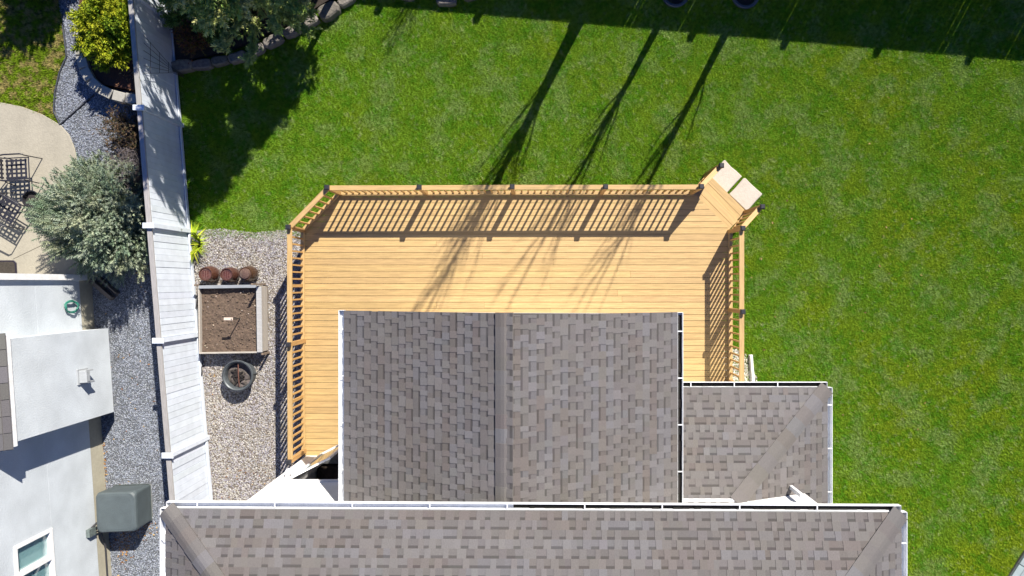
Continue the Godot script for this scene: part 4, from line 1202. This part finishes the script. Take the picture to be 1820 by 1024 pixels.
func conifer(called: String, label: String, where: Vector3, height: float, rad: float, sd: int, pal: Array, m: ArrayMesh, low := 0.08, ln := 0.22, dens := 1.0) -> void:
	rng.seed = sd
	var t := thing(called, label, "tree", where, 0.0, "evergreens in the planting bed")
	var tr := Bag.new(); tr.tube([Vector3.ZERO, Vector3(0.02, height * 0.5, 0), Vector3(0, height, 0)], [0.1, 0.06, 0.01], 9, L(0.08, 0.055, 0.04))
	obj("trunk", tr, M.bark, t)
	var br := Bag.new(); var xf := []; var cols := []
	var y := height * low
	while y < height * 0.985:
		var f := (y - height * low) / (height * (1 - low))
		var rr := rad * pow(1.0 - f, 0.75) * rng.randf_range(0.8, 1.15) + 0.06
		var az := rng.randf() * TAU
		var d := Vector3(cos(az), rng.randf_range(-0.12, 0.3) + f * 0.6, sin(az)).normalized()
		var root := Vector3(0, y, 0); var tip := root + d * rr
		if f < 0.9: br.tube([root, tip], [0.02 * (1 - f) + 0.006, 0.003], 4, L(0.08, 0.055, 0.04), false)
		var tone: Color = pal[rng.randi() % pal.size()]
		var count := int((10 + 42 * rr) * dens)
		for k in count:
			var g := 1.0 - pow(rng.randf(), 1.4) * 0.8
			var p := root.lerp(tip, g) + Vector3(rng.randfn(), rng.randfn() * 0.6, rng.randfn()) * 0.07
			var dd := d + Vector3(rng.randfn() * 0.55, 0.1 + rng.randfn() * 0.3, rng.randfn() * 0.55)
			var l := ln * rng.randf_range(0.6, 1.2)
			xf.append(aim(p, dd, l, l)); cols.append(vary(tone.lerp(pal[rng.randi() % pal.size()], 0.3), 0.2))
		y += 0.05 * (1.0 + 0.3 * f) * (1.0 if rad > 1.2 else 0.7)
	obj("branches", br, M.bark, t)
	merged("crown", m, M.leaf, xf, cols, t)

func twigs(called: String, label: String, where: Vector3, h: float, r: float, n: int, col: Color, sd: int, leaf: Array, m: ArrayMesh, ln: float) -> void:
	rng.seed = sd
	var t := thing(called, label, "shrub", where)
	var b := Bag.new(); var xf := []; var cols := []
	for k in n:
		var az := rng.randf() * TAU; var f := sqrt(rng.randf())
		var tip := Vector3(cos(az) * r * f, h * rng.randf_range(0.6, 1.0) * (1.15 - 0.5 * f), sin(az) * r * f)
		var root := Vector3(cos(az) * 0.06, 0, sin(az) * 0.06)
		var mid := root.lerp(tip, 0.5) + Vector3(0, h * 0.12, 0)
		b.tube([root, mid, tip], [0.01, 0.007, 0.003], 4, vary(col, 0.2), false)
		for j in 5:
			var p := mid.lerp(tip, rng.randf())
			var d := Vector3(rng.randfn(), 0.4 + rng.randf(), rng.randfn()).normalized() * rng.randf_range(0.1, 0.25)
			b.tube([p, p + d], [0.005, 0.002], 4, vary(col, 0.25), false)
			if leaf.size() > 0:
				for i in 2:
					xf.append(aim(p + d * rng.randf(), d + Vector3(rng.randfn(), rng.randfn(), rng.randfn()) * 0.1, ln * rng.randf_range(0.6, 1.2), ln)); cols.append(vary(leaf[rng.randi() % leaf.size()], 0.25))
	obj("stems", b, M.bark, t)
	if xf.size() > 0: merged("leaves", m, M.leaf, xf, cols, t)

func build_plants() -> void:
	var feather := spray_mesh(5, 7, 0.035, 0.34)
	var broad := spray_mesh(6, 5, 0.075, 0.42)
	var grey := [L(0.23, 0.29, 0.2), L(0.29, 0.34, 0.26), L(0.16, 0.23, 0.155), L(0.35, 0.37, 0.25)]
	shrub("juniper_shrub", "large feathery grey-green juniper between the patio and the white fence", "shrub", Vector3(-9.93, 0.0, -1.5), Vector3(1.3, 1.8, 1.3), 150, 85, 0.19, grey, 101, feather, "", 0.2)
	var gold := [L(0.3, 0.34, 0.02), L(0.24, 0.31, 0.02), L(0.13, 0.22, 0.02), L(0.36, 0.37, 0.025)]
	shrub("golden_shrub", "bright yellow-green evergreen shrub in the neighbour's red mulch bed", "shrub", Vector3(-9.85, 0.28, -5.95), Vector3(0.8, 0.62, 0.85), 80, 55, 0.17, gold, 103, broad, "", 0.2)
	shrub("dark_shrub", "dark green shrub at the top left corner over the neighbour's lawn", "shrub", Vector3(-11.6, 0.0, -7.6), Vector3(0.75, 1.6, 0.6), 60, 45, 0.2, [L(0.03, 0.055, 0.02), L(0.04, 0.07, 0.02)], 105, broad, "", 0.2)
	twigs("bare_shrub", "brown leafless shrub between the curved blocks and the juniper", Vector3(-9.5, 0.0, -3.55), 1.0, 0.72, 150, L(0.13, 0.1, 0.085), 107, [L(0.14, 0.09, 0.05), L(0.2, 0.14, 0.08), L(0.06, 0.06, 0.03)], broad, 0.07)
	twigs("purple_shrub", "purplish twiggy shrub beside the juniper under the white fence", Vector3(-9.2, 0.0, -2.55), 1.65, 0.6, 150, L(0.2, 0.175, 0.18), 109, [], broad, 0.07)
	twigs("red_shrub", "rust-brown shrub with sparse leaves between fence and evergreen", Vector3(-8.05, 0.1, -5.75), 0.8, 0.42, 80, L(0.1, 0.06, 0.045), 111, [L(0.2, 0.09, 0.04), L(0.16, 0.12, 0.03), L(0.12, 0.06, 0.05)], broad, 0.08)
	var green := [L(0.25, 0.31, 0.1), L(0.16, 0.24, 0.06), L(0.34, 0.36, 0.15), L(0.11, 0.2, 0.04)]
	conifer("evergreen_tree", "large pale green evergreen overhanging the rock edging", Vector3(-6.35, 0.1, -6.5), 6.2, 1.35, 121, [L(0.45, 0.48, 0.17), L(0.32, 0.39, 0.12), L(0.5, 0.5, 0.24), L(0.22, 0.32, 0.08)], broad, 0.06, 0.19, 1.5)
	conifer("evergreen_tree", "slim tall evergreen past the top edge, behind the large evergreen", Vector3(-4.75, 0.1, -7.9), 5.7, 0.42, 123, green, broad, 0.5, 0.17, 0.9)
	shrub("evergreen_shrub", "broad dark green evergreen shrub leaning over the white fence's shaded end", "shrub", Vector3(-7.45, 0.1, -6.75), Vector3(1.05, 2.0, 1.0), 85, 60, 0.19, [L(0.14, 0.22, 0.05), L(0.2, 0.27, 0.08), L(0.1, 0.17, 0.04)], 129, broad, "", 0.2)
	conifer("evergreen_tree", "slim low evergreen past the top edge, rightmost of the evergreens", Vector3(-4.75, 0.1, -7.05), 3.4, 0.4, 127, green, broad, 0.45, 0.15, 0.9)
	conifer("evergreen_tree", "evergreen past the top edge, behind the white fence's shaded end", Vector3(-7.2, 0.1, -8.1), 5.0, 0.9, 125, green, broad, 0.1, 0.18, 0.8)
	bare_tree("leafless upright tree at the top edge, leftmost of three, with the broadest shadow", Vector3(1.42, 0, -7.05), 9.4, 0.16, 131, 40)
	bare_tree("leafless upright tree at the top edge, middle of three", Vector3(3.42, 0, -7.02), 8.0, 0.1, 133, 17)
	bare_tree("leafless upright tree at the top edge, rightmost of three", Vector3(5.12, 0, -6.99), 8.2, 0.11, 137, 18)
	twigs("bare_sapling", "small bare sapling past the top edge, its twiggy shadow alone on the lawn", Vector3(-2.7, 0, -7.3), 1.95, 0.4, 26, L(0.12, 0.1, 0.08), 139, [], broad, 0.05)
	# clump of daylily leaves at the fence foot
	rng.seed = 141
	var g := thing("grass_clump", "yellow-green clump of strappy leaves at the foot of the white fence", "plant", Vector3(fx(-0.9) + 0.2, 0, -0.95))
	for k in 95:
		var b := Bag.new()
		var az := rng.randf() * TAU; var out := Vector3(cos(az), 0, sin(az) * 1.35); var l := rng.randf_range(0.22, 0.46)
		if out.x < -0.2: out.x = -0.2
		var p0 := out * 0.05; var p1 := out * l * 0.45 + Vector3(0, l * 0.85, 0); var p2 := out * l * 0.95 + Vector3(0, l * 0.6, 0)
		var s := Vector3(-out.z, 0, out.x).normalized() * 0.011
		var col := vary([L(0.3, 0.38, 0.02), L(0.24, 0.34, 0.02), L(0.4, 0.42, 0.04)][rng.randi() % 3], 0.15)
		b.quad(p0 - s, p0 + s, p1 + s, p1 - s, col); b.tri(p1 - s, p1 + s, p2, col)
		obj("leaf", b, M.leaf, g)

# ---------------------------------------------------------------- grass, gravel, leaves
func pebble_mesh(sd: int) -> ArrayMesh:
	rng.seed = sd
	var b := Bag.new()
	var top := Vector3(0, 0.8, 0.1); var bot := Vector3(0, -0.8, 0)
	var up := []; var dn := []
	for k in 5:
		var w := TAU * k / 5
		up.append(Vector3(cos(w), 0.45, sin(w)) * rng.randf_range(0.7, 0.95)); dn.append(Vector3(cos(w + 0.5), -0.25, sin(w + 0.5)) * rng.randf_range(0.9, 1.1))
	for k in 5:
		var j := (k + 1) % 5
		b.tri(top, up[j], up[k], Color.WHITE); b.tri(up[k], up[j], dn[k], Color.WHITE)
		b.tri(dn[k], up[j], dn[j], Color.WHITE); b.tri(bot, dn[k], dn[j], Color.WHITE)
	return b.mesh()
func tuft_mesh(sd: int, n: int, h: float, r: float, w: float) -> ArrayMesh:
	rng.seed = sd
	var b := Bag.new()
	for k in n:
		var p := Vector3(rng.randf_range(-r, r), 0, rng.randf_range(-r, r))
		var az := rng.randf() * TAU; var o := Vector3(cos(az), 0, sin(az)); var s := Vector3(-o.z, 0, o.x) * w
		var hh := h * rng.randf_range(0.6, 1.2)
		b.tri(p - s, p + s, p + o * hh * rng.randf_range(0.4, 1.3) + Vector3(0, hh, 0), Color.WHITE)
	return b.mesh()
func inside(p: Vector2, a: PackedVector2Array) -> bool:
	return Geometry2D.is_point_in_polygon(p, a)

func pebbles(called: String, label: String, area: Array, dens: float, s0: float, s1: float, pal: Array, sd: int, skip: Array) -> void:
	var m := pebble_mesh(sd)
	rng.seed = sd
	var a := PackedVector2Array(area)
	var lo := a[0]; var hi := a[0]
	for p in a:
		lo = lo.min(p); hi = hi.max(p)
	lo.y = max(lo.y, -8.2); hi.y = min(hi.y, 8.4)
	var xf := []; var cols := []
	var nz := noise(sd, 1.3, 3)
	var n := int((hi.x - lo.x) * (hi.y - lo.y) * dens)
	for k in n:
		var p := Vector2(rng.randf_range(lo.x, hi.x), rng.randf_range(lo.y, hi.y))
		if not inside(p, a): continue
		var bad := false
		for s in skip:
			if inside(p, s): bad = true; break
		if bad: continue
		var s := rng.randf_range(s0, s1)
		xf.append(Transform3D(Basis.from_euler(Vector3(rng.randf_range(-0.5, 0.5), rng.randf() * TAU, rng.randf_range(-0.5, 0.5))) * Basis.from_scale(Vector3(s * rng.randf_range(0.8, 1.3), s * 0.7, s)), Vector3(p.x, 0.004 + s * 0.4, p.y)))
		var i := int(clampf((nz.get_noise_2d(p.x, p.y) * 0.35 + rng.randf()) * pal.size(), 0, pal.size() - 1))
		cols.append(vary(pal[i], 0.2))
	var o := swarm(called, m, M.pebble, xf, cols)
	o.set_meta("kind", "stuff"); tag(o, label, "gravel")

func build_scatter() -> void:
	var bed_skip := PackedVector2Array([Vector2(-8.02, 0.06), Vector2(-6.47, 0.06), Vector2(-6.47, 1.7), Vector2(-8.02, 1.7)])
	pebbles("gravel", "tan and pinkish gravel between the white fence and the deck", gravel_yard, 2100.0, 0.012, 0.022, [L(0.230, 0.205, 0.174), L(0.294, 0.277, 0.255), L(0.179, 0.162, 0.147), L(0.243, 0.238, 0.248), L(0.346, 0.330, 0.308), L(0.128, 0.109, 0.094), L(0.218, 0.205, 0.228)], 201, [bed_skip])
	var bed2 := PackedVector2Array(poly([160, -60, 152, 60, 158, 108, 172, 138, 195, 156, 250, 166]) + [Vector2(fx(-4.7), -4.6), Vector2(fx(-8.5), -8.5)])
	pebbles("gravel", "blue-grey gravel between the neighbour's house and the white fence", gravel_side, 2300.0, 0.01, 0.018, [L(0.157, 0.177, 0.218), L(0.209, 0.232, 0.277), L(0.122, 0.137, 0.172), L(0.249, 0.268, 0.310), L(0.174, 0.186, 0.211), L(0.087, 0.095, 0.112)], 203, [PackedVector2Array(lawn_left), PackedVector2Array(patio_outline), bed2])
	pebbles("gravel", "pale gravel strip under the deck railing beside the low roof", [Vector2(4.1, 1.5), Vector2(4.9, 1.62), Vector2(5.15, 1.75), Vector2(5.4, 2.3), Vector2(5.5, 3.0), Vector2(3.9, 3.0)], 1500.0, 0.014, 0.026, [L(0.42, 0.38, 0.34), L(0.5, 0.48, 0.44), L(0.3, 0.27, 0.24)], 205, [])
	# the lawn's grass
	var tuft := tuft_mesh(7, 11, 0.04, 0.034, 0.0042)
	rng.seed = 301
	var big := noise(301, 0.35, 3); var mid := noise(303, 1.6, 3); var sml := noise(305, 7.0, 2); var dry := noise(307, 0.9, 4)
	var deck := PackedVector2Array([Vector2(-5.2, -1.1), Vector2(-4.5, -1.85), Vector2(3.6, -1.85), Vector2(4.3, -1.1), Vector2(4.3, 2.4), Vector2(5.2, 2.6), Vector2(5.2, 9), Vector2(-5.2, 9)])
	var yard := PackedVector2Array(gravel_yard)
	var bedp := PackedVector2Array([Vector2(fx(-5.25), -5.2)] + poly([345, 112, 400, 99, 450, 80, 500, 56, 550, 30, 600, 0, 660, -36]) + [Vector2(-3.6, -8.3), Vector2(fx(-8.8), -8.8)])
	var pathp := PackedVector2Array([at2(1786, 1030), at2(1830, 962), Vector2(14, 3), Vector2(14, 8), Vector2(11, 8.5)])
	var xf := []; var cols := []
	var st := 0.041
	var z := -8.2
	while z < 8.0:
		var x: float = fx(z) + 0.05
		while x < 13.4:
			var p := Vector2(x + rng.randf_range(-0.6, 0.6) * st, z + rng.randf_range(-0.6, 0.6) * st)
			x += st
			if inside(p, deck) or inside(p, bedp) or inside(p, pathp): continue
			if p.x < -5 and p.y > -1.5 and inside(p, yard):
				if p.y > -1.22 + rng.randf() * 0.18: continue
			var s := rng.randf_range(0.7, 1.3)
			xf.append(Transform3D(Basis(Vector3.UP, rng.randf() * TAU).scaled(Vector3(s, s * rng.randf_range(0.7, 1.2), s)), Vector3(p.x, 0.0, p.y)))
			cols.append(grass_tone(p, big, mid, sml, dry))
		z += st
	var go := swarm("grass", tuft, M.grass, xf, cols)
	go.set_meta("kind", "stuff"); tag(go, "green lawn grass around the deck and house", "grass")
	var xf2 := []; var c2 := []
	var la := PackedVector2Array(lawn_left)
	for k in 9000:
		var p := Vector2(rng.randf_range(-14, -10.8), rng.randf_range(-8.2, -3.6))
		if not inside(p, la): continue
		var s := rng.randf_range(0.8, 1.4)
		xf2.append(Transform3D(Basis(Vector3.UP, rng.randf() * TAU).scaled(Vector3(s, s, s)), Vector3(p.x, 0.012, p.y)))
		var w := mid.get_noise_2d(p.x * 1.6 + 40, p.y * 1.6) + sml.get_noise_2d(p.x, p.y) * 0.5
		c2.append(vary(L(0.32, 0.27, 0.1) if w > 0.08 else L(0.15, 0.24, 0.012), 0.25))
	var g2 := swarm("grass", tuft, M.grass, xf2, c2)
	g2.set_meta("kind", "stuff"); tag(g2, "patchy yellowish grass of the neighbour's lawn", "grass")
	# fallen leaves
	rng.seed = 401
	var lm := Bag.new()
	lm.tri(Vector3(-1, 0, 0), Vector3(0, 0.25, 0.55), Vector3(1, 0.1, 0), Color.WHITE); lm.tri(Vector3(-1, 0, 0), Vector3(1, 0.1, 0), Vector3(0, 0.3, -0.55), Color.WHITE)
	var lx := []; var lc := []
	for a in [[-10.0, 6.3, 0.25, 0.5, 110], [-9.5, 6.0, 0.35, 0.25, 70], [-10.45, 4.4, 0.08, 0.8, 70], [-8.2, 1.6, 0.1, 1.6, 90], [-7.9, 3.0, 0.15, 1.4, 60], [-9.2, -0.2, 0.5, 0.5, 90], [-9.6, 3.0, 0.8, 2.5, 40], [-9.3, -3.2, 0.4, 0.5, 120], [-9.4, -4.95, 0.45, 0.25, 140], [-7.0, 4.8, 1.0, 0.3, 40], [8.0, 1.0, 4.0, 4.5, 70]]:
		for k in a[4]:
			var p := Vector3(a[0] + rng.randfn() * a[2] * 0.6, 0.025, a[1] + rng.randfn() * a[3] * 0.6)
			if abs(p.x - fx(p.z)) < 0.18: continue
			if a[1] < -4.9: p.y = 0.31
			var s := rng.randf_range(0.016, 0.034)
			lx.append(Transform3D(Basis.from_euler(Vector3(rng.randf_range(-0.6, 0.6), rng.randf() * TAU, rng.randf_range(-0.6, 0.6))).scaled(Vector3(s, s, s)), p))
			lc.append(vary([L(0.3, 0.17, 0.07), L(0.22, 0.12, 0.06), L(0.4, 0.27, 0.13), L(0.15, 0.08, 0.05)][rng.randi() % 4], 0.2))
	var lo := swarm("fallen_leaves", lm.mesh(), M.leaf, lx, lc)
	lo.set_meta("kind", "stuff"); tag(lo, "brown fallen leaves strewn along the walls and fence", "leaves")

func grass_tone(p: Vector2, big: FastNoiseLite, mid: FastNoiseLite, sml: FastNoiseLite, dry: FastNoiseLite) -> Color:
	var b := big.get_noise_2d(p.x, p.y); var m := mid.get_noise_2d(p.x, p.y); var s := sml.get_noise_2d(p.x, p.y); var d := dry.get_noise_2d(p.x + 50, p.y)
	var c := L(0.148, 0.268, 0.02)
	# the turf yellows towards the lower right corner of the plot and around its dry patches
	var olive := clampf(b * 1.1 + m * 0.3 + s * 0.3 + (p.x - 6.0) * 0.03 + (p.y + 1.0) * 0.03 + 0.1, 0, 1)
	c = c.lerp(L(0.2, 0.275, 0.014), olive)
	c = c.lerp(L(0.21, 0.3, 0.1), clampf((d - 0.05) * 2.0 + s * 0.6, 0, 0.6))
	if m + s * 0.8 < -0.22: c = c.lerp(L(0.05, 0.2, 0.008), 0.6)
	if rng.randf() < 0.035: c = c.lerp(L(0.36, 0.38, 0.2), 0.7)
	return vary(c, 0.22)
